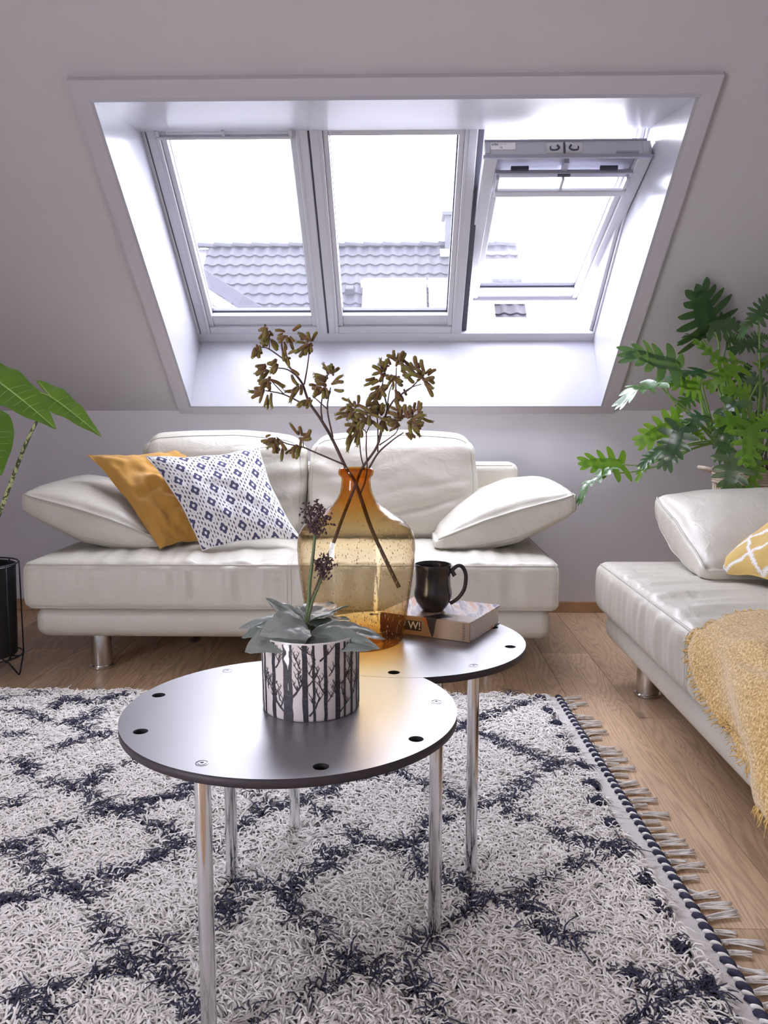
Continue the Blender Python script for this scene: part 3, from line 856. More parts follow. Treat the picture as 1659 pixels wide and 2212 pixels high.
# gable of a nearer annex: verge caps running down to the right, white boards below
AY = 13.0
annex = Thing('annex_gable', 'white boarded gable edge with grey verge tiles, low in the left window', 'building', (-4, AY, -1.5))
pa, pb = at_y(380, 540, AY), at_y(640, 712, AY)
dv = pb - pa; Lv = np.linalg.norm(dv); dv /= Lv; nv = np.array([-dv[2], 0, dv[0]])
if nv[2] < 0: nv = -nv
def AG(t, u, y): return tuple(pa + dv * t + nv * u + np.array([0, y, 0]))
def agbox(t0, t1, u0, u1, y0, y1): return Geo().hexa([AG(t0, u0, y0), AG(t1, u0, y0), AG(t1, u0, y1), AG(t0, u0, y1), AG(t0, u1, y0), AG(t1, u1, y0), AG(t1, u1, y1), AG(t0, u1, y1)])
n = 7
for i in range(-2, n):
    t0 = i * Lv / n; annex.part('verge_tile', agbox(t0, t0 + Lv / n * 1.04, -.215 + .01 * (i % 2), .0, -.03 - .008 * i, .28), M['tile'], bevel=.012)
for k_, (u0, u1) in enumerate(((-.39, -.22), (-.57, -.40), (-.74, -.58))):
    annex.part('gable_board', agbox(-1.4, Lv * (1 - .06 * k_), u0, u1, .0 + .01 * k_, .05), M['render_white'], bevel=.006)
annex.part('wall', Geo().hexa([(-9, AY + .05, -1.5), (pb[0], AY + .05, -1.5), (pb[0], AY + 2, -1.5), (-9, AY + 2, -1.5), tuple(np.array(AG(-1.4, -.75, .06)) + [-3.5, 0, 0]), tuple(np.array(AG(Lv, -.75, .06))), tuple(np.array(AG(Lv, -.75, 2))), tuple(np.array(AG(-1.4, -.75, 2)) + [-3.5, 0, 0])]), M['render_white'])

# ------------------------------------------------------------------ cream leather sofas (one model, built once in its own frame)
# local frame: x along the seat, y from the front (0) to the back, z up
def gauss(x, m, s): return math.exp(-((x - m) / s) ** 2)

def build_sofa(label, group):
    T = Thing('leather_sofa', label, 'sofa', (0, 0, 0), group)
    L = M['leather']; seams = M['piping']
    # base under the seat
    def dbase(p, q):
        x, y, z = p
        if z < 0: y += -.0 + .018 * (-z / .058) ** 2 * (1 if q[1] < 0 else 0) * max(0, -q[1])
        return np.array([x, y + .505, z + .203])
    b = Block((1.0, .475, .062), .045, dbase, (16, 8, 2))
    T.part('base', b.geo(), L, smooth=True)
    # seat slab with a soft crown, pulled creases on the front
    def dseat(p, q):
        x, y, z = p
        crown = (1 - min(1, abs(q[0])) ** 4) * (1 - min(1, abs(q[1])) ** 2.2)
        dip = 1 - .75 * gauss(x, 0, .045)
        if q[2] > 0: z += .022 * crown * dip * q[2] + .005 * nz(x * 9, y * 3.0, 0, 3) * crown
        if q[1] < -.9:                               # front face: shallow vertical creases
            fade = (1 - abs(q[2]) ** 2)
            cen = .35 + .65 * (gauss(x, -.32, .22) + gauss(x, .30, .25))
            y += (-.010 * fade + .022 * fade * cen * nz(x * 24, 0, z * 3.2 + x * 2, 5) + .006 * gauss(x, 0, .02) * fade)
        if q[2] > .9:                                # creases running back from the front edge
            near = max(0, -q[1]) ** 1.5
            z += .014 * nz(x * 22, y * 2.2, 0, 9) * (.35 + near) * (1 - abs(q[0]) ** 6) * (1 - abs(q[1]) ** 10)
        return np.array([x, y + .475, z + .356])
    s = Block((1.025, .475, .094), .036, dseat, (210, 26, 8))
    seat = T.part('seat', s.geo(), L, smooth=True)
    g = Geo()
    g.tube(s.seam((-.985, -1, 1), (.985, -1, 1), 130), .0036, 6)
    for sx in (-1, 1): g.tube(s.seam((sx, -.97, 1), (sx, .97, 1), 50), .0036, 6)
    for sx in (-1, 1): g.tube(s.seam((sx, -1, .9), (sx, -1, -.9), 16), .003, 6)
    g.tube(s.seam((-.985, -1, -1), (.985, -1, -1), 130), .0028, 6)
    T.part('piping', g, seams, seat, smooth=True)
    # double seam up the middle of the seat
    g = Geo()
    for dx in (-.007, .007):
        g.tube(np.vstack([s.seam((dx, -1, -.95), (dx, -1, .9), 24), s.seam((dx, -.97, 1), (dx, .2, 1), 40)]) + [0, -.0003, .0003], .0014, 5)
    T.part('middle_seam', g, seams, seat, smooth=True)
    # back frame behind the cushions
    bf = Block((.985, .10, .325), .04, lambda p, q: p + np.array([0, .955 + .02 * q[2], .455]), (8, 3, 6))
    bk = T.part('back_frame', bf.geo(), L, smooth=True)
    g = Geo(); g.tube(bf.seam((-.97, -1, 1), (.97, -1, 1), 40), .003, 6)
    for sx in (-1, 1): g.tube(bf.seam((sx, -1, 1), (sx, -1, -.9), 20), .003, 6)
    T.part('piping', g, seams, bk, smooth=True)
    # two loose back cushions leaning on it
    for sx in (-1, 1):
        def dback(p, q, sx=sx):
            x, y, z = p
            bul = (1 - abs(q[0]) ** 2.4) * (1 - abs(q[2]) ** 2.4)
            if q[1] < 0:
                y += .045 * q[1] * bul
                wr = .55 * nz(x * 3.0, z * 9 + x * 2.2 * sx, 0, 2 + sx) + .45 * nz(x * 5 - z * 2, z * 15 + x * 5 * sx, 1, 4)
                edge = .45 + .9 * abs(q[0]) ** 3
                y += .024 * wr * edge * (1 - abs(q[2]) ** 6)
                # long pull creases towards the middle of the sofa
                y += .011 * math.sin(46 * (z + .35 * x * sx) + 3 * nz(x * 4, z * 4, 0, 8)) * max(0, -q[0] * sx) ** 2 * (1 - abs(q[2]) ** 4)
            else: y += .03 * bul
            if q[1] < -.9:
                for (zx, sl, wd, am) in ((.10, .42, .016, .014), (-.02, .30, .013, .010), (-.12, .55, .018, .015), (.17, .15, .012, .008)):
                    dd = z - zx - sl * x * sx * .5 - .03 * nz(x * 4, 0, zx, 14)
                    y += am * math.exp(-(dd / wd) ** 2) * (1 - abs(q[0]) ** 4) * (1 - abs(q[2]) ** 4) * (.5 + .5 * math.sin(3 * x + zx * 40))
            top = .018 * math.cos(q[0] * 1.3) - .020 * max(0, -q[0] * sx) ** 2 - .012 * max(0, q[0] * sx) ** 5
            if q[2] > 0: z += top * q[2] + .004 * nz(x * 7, y * 6, 0, 6)
            x += .012 * (abs(q[2]) ** 2) * (-q[0]) + .006 * nz(z * 8, y * 8, 0, 7) * q[0]
            # lean back
            yy = y + .30 * (z + .23)
            return np.array([x + sx * .383, yy + .60, z + .685])
        c = Block((.381, .098, .236), .082, dback, (50, 4, 36))
        ob = T.part('back_cushion', c.geo(), L, smooth=True)
        g = Geo()
        g.tube(c.seam((-.97, -1, 1), (.97, -1, 1), 60), .0032, 6)
        g.tube(c.seam((sx, -1, .97), (sx, -1, -.9), 40), .0032, 6)
        g.tube(c.seam((-sx, -1, .97), (-sx, -1, -.9), 40), .0028, 6)
        T.part('piping', g, seams, ob, smooth=True)
    # arm cushions: wedges resting on the seat, tipped up and out over the ends
    for sx in (-1, 1):
        def darm(p, q, sx=sx):
            x, y, z = p                                # x: -.29 (inner) .. .29 (outer)
            u = (q[0] + 1) / 2
            top = np.interp(u, (0, .1, .35, .6, .97, 1), (.505, .530, .598, .645, .695, .695))
            bot = np.interp(u, (0, .1, .35, .6, .97, 1), (.462, .459, .459, .492, .600, .606))
            zz = (top + bot) / 2 + (z / .085) * (top - bot) / 2 * 1.04
            bul = (1 - abs(q[0]) ** 3.2) * (1 - abs(q[1]) ** 2.4)
            if q[2] > 0: zz += .075 * bul * q[2] + .010 * nz(x * 8, y * 6, 0, 11 + sx) * bul
            else: zz -= .008 * bul
            yy = y + (.008 * nz(x * 12, z * 10, 0, 12) - .012 * (1 - abs(q[2]) ** 2)) * (1 if q[1] < -.5 else 0)
            # a few folds at the far outer corner
            zz += .004 * math.sin(60 * (x + y)) * max(0, u - .7) * (1 if q[1] < 0 else 0)
            zz = max(zz, .458 + .0005)
            xx = x + .845
            return np.array([sx * xx, yy + .60, zz])
        a = Block((.288, .35, .085), .042, darm, (30, 24, 5))
        ga = a.geo()
        if sx < 0: ga.f = [f[::-1] for f in ga.f]
        ob = T.part('arm_cushion', ga, L, smooth=True)
        g = Geo()
        g.tube(a.seam((-.97, -1, .75), (.97, -1, .75), 50) + [0, -.001, .002], .0034, 6)
        g.tube(a.seam((1, -.97, .75), (1, .97, .75), 40), .0032, 6)
        g.tube(a.seam((1, -1, .7), (1, -1, -.8), 14), .0028, 6)
        g.tube(a.seam((-.9, -1, -.62), (.97, -1, -.62), 50) + [0, -.001, 0], .0018, 5)
        T.part('piping', g, seams, ob, smooth=True)
    # steel feet
    for sx in (-.78, .775):
        for y in (.14, .82):
            lg = T.part('leg', Geo().lathe([(.0, .011), (.040, .011), (.040, .16), (0, .16)], 36, (sx, y, 0)), M['chrome_soft'], smooth=True, sharp=.6)
            T.part('foot_plate', Geo().lathe([(.0, 0), (.045, 0), (.048, .003), (.048, .009), (.045, .012), (0, .012)], 36, (sx, y, 0)), M['chrome'], lg, smooth=True, sharp=.6)
    return T

sofa_a = build_sofa('cream leather two-seat sofa under the roof windows with two throw cushions on it', 'cream leather sofas')
sofa_b = copy_tree(sofa_a.o)
sofa_b['label'] = 'cream leather sofa along the right side with an ochre throw over its front'
sofa_a.o.location = (-.425, 3.06, 0)
sofa_b.location = (.75, 2.125, 0); sofa_b.rotation_euler = (0, 0, -math.pi / 2)

# ------------------------------------------------------------------ loose cushions
def pillow(name, label, cat, corners, thick, mat, n=34, group=None, wr=.012, seed=1, fold=None, back=None):
    """corners: TL, TR, BR, BL of the front outline in room coordinates"""
    TLc, TRc, BRc, BLc = [np.array(c, float) for c in corners]
    nrm = np.cross(TRc - TLc, BLc - TLc); nrm /= np.linalg.norm(nrm)
    if nrm[1] > 0 and abs(nrm[1]) > .2: nrm = -nrm
    if fold == 'side' and nrm[0] > 0: nrm = -nrm
    base = np.array([(BLc + BRc)[0] / 2, (BLc + BRc)[1] / 2, min(BLc[2], BRc[2])])
    T = Thing(name, label, cat, base, group)
    g = Geo(); uv = []
    for side in (1, -1):
        for i in range(n + 1):
            for j in range(n + 1):
                u, v = i / n, j / n
                a, b = 2 * u - 1, 2 * v - 1
                # edges sink in between the pointed corners
                pin = .055
                uu = u + pin * (1 - abs(a) ** 2) * 0 - pin * a * (1 - b * b) * abs(a)
                vv = v - pin * b * (1 - a * a) * abs(b)
                P = (TLc * (1 - uu) + TRc * uu) * vv + (BLc * (1 - uu) + BRc * uu) * (1 - vv)
                h = ((1 - abs(a) ** 2.6) * (1 - abs(b) ** 2.6)) ** .62
                w = nz(u * 3.1 + v * 1.7, v * 3.6 - u, 0, seed) * .6 + nz(u * 7 + v * 5, v * 8 - u * 3, 0, seed + 3) * .4
                e = (1 - h)
                hh = thick * h + wr * w * h * 2.2 * (side > 0) + wr * .6 * nz(u * 11, v * 11, 0, seed + 9) * (.3 + e) * h ** .3
                if fold and fold != 'side' and side > 0: hh += fold(u, v) * h ** .5
                P = P + nrm * (hh if side > 0 else -thick * .55 * h)
                # fluttering seam
                if h < .2: P = P + nrm * .006 * nz(u * 9, v * 9, 0, seed + 5) * side * 0 + nrm * .004 * math.sin(u * 20 + v * 17) * (1 - h)
                g.v.append(tuple(P)); uv.append((u, v))
        o = 0 if side > 0 else (n + 1) ** 2
        for i in range(n):
            for j in range(n):
                q = (o + i * (n + 1) + j, o + (i + 1) * (n + 1) + j, o + (i + 1) * (n + 1) + j + 1, o + i * (n + 1) + j + 1)
                g.f.append(q if side > 0 else q[::-1])
    g.uv = uv
    T.part('cover', g, mat, smooth=True)
    # stitched edge
    ed = [(0, 0), (1, 0), (1, 1), (0, 1)]
    idx = [i * (n + 1) for i in range(n)] + [n * (n + 1) + j for j in range(n)] + [i * (n + 1) + n for i in range(n, 0, -1)] + [j for j in range(n, 0, -1)]
    pts = [np.array(g.v[i]) + T.loc for i in idx]
    T.part('edge_seam', Geo().tube(pts, .0022, 6, closed=True), mat, smooth=True)
    return T

def ochre_fold(u, v):
    f = 0
    for (x0, y0, x1, y1, w_, a_) in ((.30, .62, .75, .42, .06, .018), (.35, .36, .72, .30, .05, .020), (.42, .25, .80, .10, .05, .016), (.1, .45, .45, .52, .05, -.014), (.5, .75, .9, .55, .05, -.012), (.3, .18, .6, .02, .045, -.012)):
        dx, dy = x1 - x0, y1 - y0; t = max(0, min(1, ((u - x0) * dx + (v - y0) * dy) / (dx * dx + dy * dy)))
        d = math.hypot(u - x0 - t * dx, v - y0 - t * dy); f += a_ * math.exp(-(d / w_) ** 2) * (1 - (2 * t - 1) ** 4 * .6)
    return f
pillow('throw_cushion', 'plain ochre cotton cushion leaning on the sofa arm', 'cushion',
       [at_y(190, 982, 3.52), at_y(412, 966, 3.72), at_y(468, 1176, 3.42), at_y(346, 1186, 3.255)], .070, M['ochre'], 64, 'cushions on the sofas', .020, 3, lambda u, v: 1.5 * ochre_fold(u, v))
pillow('throw_cushion', 'white cushion with navy ikat print in front of the ochre one', 'cushion',
       [at_y(315, 985, 3.40), at_y(560, 966, 3.58), at_y(650, 1166, 3.36), at_y(437, 1190, 3.225)], .058, M['ikat'], 40, 'cushions on the sofas', .011, 8)
pillow('throw_cushion', 'yellow cushion with a white trellis pattern on the right sofa', 'cushion',
       [(1.37, 2.82, .735), (1.47, 2.36, .80), (1.18, 2.28, .505), (1.025, 2.765, .478)], .06, M['trellis'], 34, 'cushions on the sofas', .010, 12, 'side')

# ------------------------------------------------------------------ nesting coffee tables
TZ = .48; TTH = .015
def table_top_mesh(outline, holes):
    bm = bmesh.new()
    def loop(pts, z):
        vs = [bm.verts.new((x, y, z)) for x, y in pts]
        return vs, [bm.edges.new((vs[i], vs[(i + 1) % len(vs)])) for i in range(len(vs))]
    loops = [outline] + holes
    tv = []; te = []
    for lp in loops:
        v, e = loop(lp, TZ); tv.append(v); te += e
    bmesh.ops.triangle_fill(bm, use_beauty=True, use_dissolve=False, edges=te)
    top = [f for f in bm.faces]
    for f in top:
        if f.normal.z < 0: f.normal_flip()
        f.material_index = 0
    bv = {}
    for lp in tv:
        for v in lp: bv[v] = bm.verts.new((v.co.x, v.co.y, TZ - TTH))
    for f in top:
        nf = bm.faces.new([bv[v] for v in reversed(f.verts)]); nf.material_index = 1
    for k, lp in enumerate(tv):
        n = len(lp)
        for i in range(n):
            a, b = lp[i], lp[(i + 1) % n]
            q = bm.faces.new((a, b, bv[b], bv[a])); q.material_index = 1 if k == 0 else 2; q.smooth = True
    bmesh.ops.recalc_face_normals(bm, faces=bm.faces)
    return bm

def coffee_table(label, cx, cy, R, rb, a0, outline, skip, legs_seen=(0, 1, 2)):
    T = Thing('coffee_table', label, 'table', (cx, cy, 0), 'nesting coffee tables')
    holes = []; screws = []
    for k in range(9):
        a = math.radians(a0 + 40 * k); p = (cx + rb * math.cos(a), cy + rb * math.sin(a))
        if k % 3 == 0: screws.append(p)
        elif not skip(p):
            holes.append([(p[0] + .0125 * math.cos(t), p[1] + .0125 * math.sin(t)) for t in np.linspace(0, 2 * math.pi, 24, endpoint=False)])
    bm = table_top_mesh(outline, holes)
    for v in bm.verts: v.co -= Vector((cx, cy, 0))
    me = bpy.data.meshes.new('table_top'); bm.to_mesh(me); bm.free()
    for m in (M['table'], M['table_edge'], M['hole']): me.materials.append(m)
    top = link('table_top', me, T.o)
    for h in holes:
        c = np.mean(h, 0)
        T.part('hole_floor', Geo().add(*disc(.0124, TZ - TTH + .0006, 24, (c[0], c[1], 0))), M['hole'], top)
    for p in screws:
        sc = T.part('screw', Geo().lathe([(.0105, TZ), (.0105, TZ + .0006), (.0088, TZ + .0008), (.0084, TZ - .0008), (.0068, TZ - .0008), (.0064, TZ + .0008), (.003, TZ + .0009), (.0028, TZ + .0001), (0, TZ + .0001)], 24, (p[0], p[1], 0)), M['screw'], smooth=True, sharp=.5)
        T.part('screw_socket', Geo().add(*disc(.0027, TZ + .0003, 6, (p[0], p[1], 0))), M['hole'], sc)
        lg = T.part('leg', Geo().lathe([(0, .010), (.0125, .010), (.0125, TZ - TTH), (0, TZ - TTH)], 28, (p[0], p[1], 0)), M['chrome'], smooth=True, sharp=.6)
        T.part('foot', Geo().lathe([(0, .004), (.0115, .004), (.0115, .011), (0, .011)], 20, (p[0], p[1], 0)), M['print_black'], lg, smooth=True, sharp=.6)
    return T

C1, R1 = np.array([-.198, 1.431]), .2978
C2, R2 = np.array([0.0, 1.892]), .2886
# the front top is a disc with a bite that fits around the rear disc
def arc(c, r, a0, a1, n): return [(c[0] + r * math.cos(t), c[1] + r * math.sin(t)) for t in np.linspace(a0, a1, n)]
Rb = R2 + .0012
d = C2 - C1; D = np.linalg.norm(d); th = math.atan2(d[1], d[0])
al = math.acos((D * D + R1 * R1 - Rb * Rb) / (2 * D * R1)); be = math.acos((D * D + Rb * Rb - R1 * R1) / (2 * D * Rb))
out1 = arc(C1, R1, th + al, th + 2 * math.pi - al, 120)[:-1] + arc(C2, Rb, th + math.pi + be, th + math.pi - be, 40)[:-1]
out2 = arc(C2, R2, 0, 2 * math.pi, 141)[:-1]
coffee_table('front round anthracite coffee table with a bite cut out, carrying the birch pot', *C1, R1, .2645, 7.2, out1,
             lambda p: np.hypot(*(np.array(p) - C2)) < Rb + .02)
coffee_table('rear round anthracite coffee table carrying the amber vase and the book', *C2, R2, .2548, -53.4, out2, lambda p: False)

# ------------------------------------------------------------------ amber glass demijohn
VX, VY = -.104, 1.866
vase = Thing('glass_vase', 'large bubbly amber glass demijohn vase on the rear table', 'vase', (VX, VY, TZ))
def vz(py): return at_y(770, py, VY)[2] - TZ
prof_px = [(1010, 31), (1012, 36), (1018, 39), (1026, 37.5), (1030, 33), (1036, 31.5), (1050, 32.5), (1065, 35.5), (1078, 42), (1090, 52), (1101, 69), (1112, 85), (1121, 99.5), (1131, 111),
           (1142, 120), (1154, 125.5), (1168, 127.5), (1185, 128.5), (1205, 127.5), (1235, 124.5), (1265, 120.5), (1295, 116), (1325, 111.5), (1350, 107), (1366, 103)]
prof = [(r / (FPX / (VY * math.cos(PITCH) + .02)) * 1.0, vz(y)) for y, r in prof_px][::-1]
prof = [(0.0, .0), (.060, .0), (.092, .001), (.104, .006), (.110, .016)] + [p for p in prof if p[1] > .022]
inner = [(max(0, r - (.0032 if .06 < z < .30 else .0045)), z) for r, z in prof if z > .02][::-1]
inner = [(r, z) for r, z in inner if z < .4035] + [(.098, .022), (.07, .016), (.04, .021), (0.0, .026)]
body = Geo().lathe(prof, 72, (VX, VY, TZ))
vase_body = vase.part('body', body, M['amber'], smooth=True)
vase.part('lining', Geo().lathe(inner, 72, (VX, VY, TZ)), M['amber_inner'], vase_body, smooth=True)
# seeds and bubbles caught in the glass
g = Geo()
pr = np.array([p for p in prof if p[1] > .012]); zz = pr[:, 1]; rr = pr[:, 0]
for i in range(1300):
    z = .012 + .27 * rng.random() ** 1.15
    a = rng.random() * 2 * math.pi; r = np.interp(z, zz, rr) - .0012
    s = .0006 + .0008 * rng.random(); e = 1.4 + 2.2 * rng.random(); tl = .6 * (rng.random() - .5)
    ca, sa = math.cos(a), math.sin(a)
    c = np.array([VX + r * ca, VY + r * sa, TZ + z]); tv = np.array([-sa, ca, 0]); up = np.array([0, 0, 1]) + tl * tv; nn = np.array([ca, sa, 0])
    g.add([c + up * s * e, c + tv * s, c + nn * s * .5, c - tv * s, c - nn * s * .5, c - up * s * e], [(0, 1, 2), (0, 2, 3), (0, 3, 4), (0, 4, 1), (5, 2, 1), (5, 3, 2), (5, 4, 3), (5, 1, 4)])
vase.part('bubbles', g, M['bubble'], vase_body, smooth=True, kind='stuff')

# ------------------------------------------------------------------ kangaroo paw stems standing in the vase
def c6(x, y): return (500 + x * .3344, 680 + y * .3344)
def flower_mesh(L, w, bend, open_):
    g = Geo(); pts = []; rad = []
    for t in np.linspace(0, 1, 7):
        pts.append((bend * L * math.sin(t * 1.9) * .5, 0, t * L)); rad.append(w * (.32 + .68 * math.sin(min(1, .25 + t * .85) * math.pi * .62)) * (1 if t < .95 else .75))
    g.tube(pts, rad, 7)
    if open_:                                         # six pointed lobes curling open at the mouth
        ex = np.array(pts[-1])
        for k in range(6):
            a = k * math.pi / 3
            d_ = np.array([math.cos(a), math.sin(a), .55])
            sdir = np.array([-math.sin(a), math.cos(a), 0])
            p0 = ex + d_ * w * .3; p1 = ex + d_ * w * 1.9
            g.add([p0 + sdir * w * .4, p0 - sdir * w * .4, p1], [(0, 1, 2)])
    return make_mesh('flower', g, M['paw'], smooth=True)
FM = [flower_mesh(.021, .0037, .5, False), flower_mesh(.026, .0034, -.5, True), flower_mesh(.017, .0036, .25, False), flower_mesh(.013, .0030, .1, False)]

def paw_stem(name, label, strokes, clusters, depth):
    """strokes: list of (pixel polyline, y offsets, r0, r1)"""
    b0 = strokes[0][0][-1]
    T = Thing(name, label, 'flower stem', (VX, VY, TZ + .02), 'kangaroo paw stems in the amber vase')
    for k, (pl, dy0, dy1, r0, r1) in enumerate(strokes):
        n = len(pl)
        pts = [at_y(*c6(*p), VY + dy0 + (dy1 - dy0) * i / (n - 1)) for i, p in enumerate(pl)]
        sp = spline(pts, 6)
        T.part('stalk' if k == 0 else 'branch', Geo().tube(sp, np.linspace(r0, r1, len(sp)), 7), M['twig'], smooth=True)
    for (cx, cy, n, ang, spread, dy) in clusters:
        base = at_y(*c6(cx, cy), VY + dy)
        for i in range(n if n < 3 else int(n * 1.6)):
            a = math.radians(ang + (rng.random() - .5) * 2 * spread)
            dirv = np.array([math.cos(a), (rng.random() - .5) * 1.5, -math.sin(a)]); dirv /= np.linalg.norm(dirv)
            m = FM[(0, 2, 0, 3, 2, 1)[rng.integers(0, 6)]] if n > 2 else FM[rng.integers(0, 2)]
            o = link('flower', m, T.o)
            q = Vector(dirv).to_track_quat('Z', 'Y').to_matrix().to_4x4() @ Matrix.Rotation(rng.random() * 6.28, 4, 'Z')
            sc = .85 + .5 * rng.random()
            off = dirv * .003 + np.array([rng.normal() * .005, rng.normal() * .008, rng.normal() * .005])
            q = Matrix.Translation(Vector(base + off - T.loc)) @ q @ Matrix.Scale(sc, 4)
            o.matrix_local = q
            if rng.random() < .6:
                pass
    return T
# angle: 0 = right, 90 = down in the picture
paw_stem('kangaroo_paw_stem', 'tall dry kangaroo paw stem leaning left out of the vase', [
    ([(1082, 1760), (1000, 1590), (900, 1370), (805, 1095), (742, 992), (650, 800), (580, 680), (500, 560), (460, 450), (410, 380), (350, 300), (325, 200), (332, 130)], .03, .0, .0050, .0016),
    ([(490, 590), (340, 515), (220, 490)], .0, -.02, .0020, .0012), ([(340, 515), (260, 430)], -.01, -.03, .0014, .0010),
    ([(410, 385), (350, 350), (245, 340)], .0, .02, .0020, .0011), ([(335, 285), (240, 220), (190, 210)], .0, -.01, .0018, .0010),
    ([(245, 220), (243, 150), (240, 110)], -.005, .0, .0012, .0009),
    ([(470, 450), (490, 340), (508, 200)], .0, .02, .0020, .0012), ([(655, 792), (620, 610), (640, 470)], .0, -.02, .0022, .0012),
    ([(585, 680), (580, 580), (605, 450)], .0, .02, .0020, .0012), ([(620, 610), (520, 520)], -.015, -.02, .0016, .0010),
    ([(730, 968), (690, 952), (520, 880), (460, 855), (350, 830), (290, 790)], .0, -.04, .0024, .0012), ([(465, 852), (460, 800)], -.025, -.03, .0012, .0010)],
    [(235, 95, 6, 110, 70, 0), (250, 140, 5, 100, 60, 0), (365, 130, 6, 60, 120, 0), (345, 190, 2, 85, 15, 0), (165, 205, 6, 105, 50, -.01), (505, 190, 9, 125, 55, .02),
     (510, 170, 3, 250, 60, .02), (345, 270, 4, 40, 60, 0), (300, 300, 4, 150, 50, 0), (225, 345, 7, 150, 50, .02), (380, 345, 2, 40, 20, 0), (240, 425, 7, 140, 50, -.03), (280, 425, 2, 35, 15, -.03),
     (215, 492, 6, 140, 50, -.02), (255, 510, 2, 85, 15, -.02), (445, 462, 5, 110, 70, 0), (500, 545, 5, 110, 40, -.02), (620, 400, 7, 190, 60, .01), (640, 380, 5, 260, 60, 0), (610, 460, 6, 150, 60, -.01),
     (660, 450, 3, 0, 30, -.02), (560, 480, 3, 140, 40, 0), (450, 790, 5, 180, 180, -.03), (295, 805, 9, 110, 70, -.04), (250, 800, 3, 180, 30, -.04), (430, 855, 5, 120, 45, -.03)], 0)
paw_stem('kangaroo_paw_stem', 'dry kangaroo paw stem leaning right with dense flower clusters', [
    ([(512, 1870), (560, 1740), (650, 1500), (722, 1300), (800, 1105), (845, 990), (940, 850), (985, 690), (1010, 600)], -.03, .0, .0046, .0022),
    ([(1010, 610), (1060, 540), (1150, 480), (1210, 420)], .0, -.02, .0022, .0013), ([(1060, 540), (1062, 450), (1065, 340)], .0, .01, .0018, .0011), ([(1060, 540), (1150, 475), (1225, 448)], -.01, .02, .0014, .0010),
    ([(1010, 610), (990, 530), (975, 470), (985, 380)], .0, .02, .0020, .0012), ([(1005, 600), (1020, 500), (1045, 430)], .01, .02, .0014, .0010),
    ([(890, 987), (950, 890), (1040, 810), (1112, 760)], -.01, -.04, .0026, .0014), ([(955, 842), (1060, 765), (1080, 700)], .0, -.02, .0016, .0010), ([(945, 885), (945, 700), (930, 640)], -.01, .02, .0018, .0011),
    ([(940, 850), (965, 740), (985, 660)], .0, .0, .0018, .0011)],
    [(1068, 310, 9, 280, 90, .01), (1040, 330, 3, 235, 30, .01), (985, 370, 9, 200, 90, .02), (1050, 400, 8, 100, 120, .01), (950, 420, 3, 160, 25, .02), (1090, 330, 4, 30, 30, .01), (1130, 390, 2, 35, 20, 0),
     (1235, 390, 9, 250, 110, -.02), (1230, 420, 5, 40, 50, -.02), (1240, 450, 2, 65, 10, -.02), (1190, 350, 5, 230, 60, -.02), (965, 470, 6, 110, 60, .02), (1075, 470, 3, 60, 30, 0), (1000, 460, 4, 150, 40, .02),
     (970, 640, 9, 300, 100, .0), (990, 690, 4, 90, 30, 0), (930, 650, 3, 240, 40, .02), (1090, 640, 6, 270, 70, -.02), (1080, 700, 7, 180, 60, -.02), (1195, 630, 4, 290, 30, -.03), (1190, 668, 2, 5, 10, -.03), (1160, 710, 9, 0, 90, -.04),
     (1150, 660, 7, 300, 60, -.04), (1120, 760, 3, 60, 20, -.04), (1050, 660, 4, 340, 30, 0)], 0)
paw_stem('kangaroo_paw_stem', 'short thin kangaroo paw stem in the middle of the vase mouth', [
    ([(835, 1150), (862, 1080), (876, 990), (870, 860), (870, 765), (840, 730)], .0, -.03, .0022, .0012),
    ([(858, 1000), (835, 900), (828, 800), (830, 740)], -.005, -.02, .0018, .0010), ([(868, 770), (890, 720), (892, 680)], -.02, -.03, .0014, .0010)],
    [(790, 640, 8, 120, 60, -.02), (770, 610, 4, 160, 60, -.02), (820, 600, 4, 220, 60, -.02), (760, 560, 1, 215, 5, -.02), (780, 575, 1, 30, 5, -.02), (870, 610, 6, 340, 50, -.03), (880, 650, 8, 90, 110, -.03), (810, 720, 7, 140, 50, -.02), (850, 680, 6, 150, 70, -.03), (790, 770, 2, 95, 20, -.02)], 0)

# ------------------------------------------------------------------ book and mug
BZ0, BZ1 = TZ, TZ + .047
a_ = at_z(1013, 1390, BZ0)[:2] + np.array([.003, .007])
ex = np.array([1, -.50]); ex /= np.linalg.norm(ex); ey = np.array([-ex[1], ex[0]])
BL, BD = .235, .205
o2 = a_ - ex * BL
def BK(u, v, z): q = o2 + ex * u + ey * v; return (q[0], q[1], z)
book = Thing('book', 'thick hardback book with tan spine lying under the dark mug', 'book', (*(o2 + ex * BL / 2 + ey * BD / 2), BZ0))
def bkbox(u0, u1, v0, v1, z0, z1): return Geo().hexa([BK(u0, v0, z0), BK(u1, v0, z0), BK(u1, v1, z0), BK(u0, v1, z0), BK(u0, v0, z1), BK(u1, v0, z1), BK(u1, v1, z1), BK(u0, v1, z1)])
book.part('back_cover', bkbox(0, BL, 0, BD, BZ0 + .0003, BZ0 + .0033), M['cover'], bevel=.0006)
book.part('pages', bkbox(.004, BL - .004, .004, BD - .005, BZ0 + .0033, BZ1 - .0033), M['paper'])
front_c = book.part('front_cover', bkbox(0, BL, 0, BD, BZ1 - .0033, BZ1), M['cover'], bevel=.0006)
spn = book.part('spine', bkbox(0, BL, -.003, .003, BZ0 + .0003, BZ1), M['spine'], bevel=.0015)
book.part('cover_border', bkbox(BL * .62, BL * .995, .004, .055, BZ1, BZ1 + .0002), M['paper'], front_c)
def on_spine(u, z, o=.0034): return BK(u, -o, z)
box = book.part('title_box', bkbox(.065, .112, -.0033, -.0025, BZ0 + .012, BZ0 + .036), M['print_black'], spn)
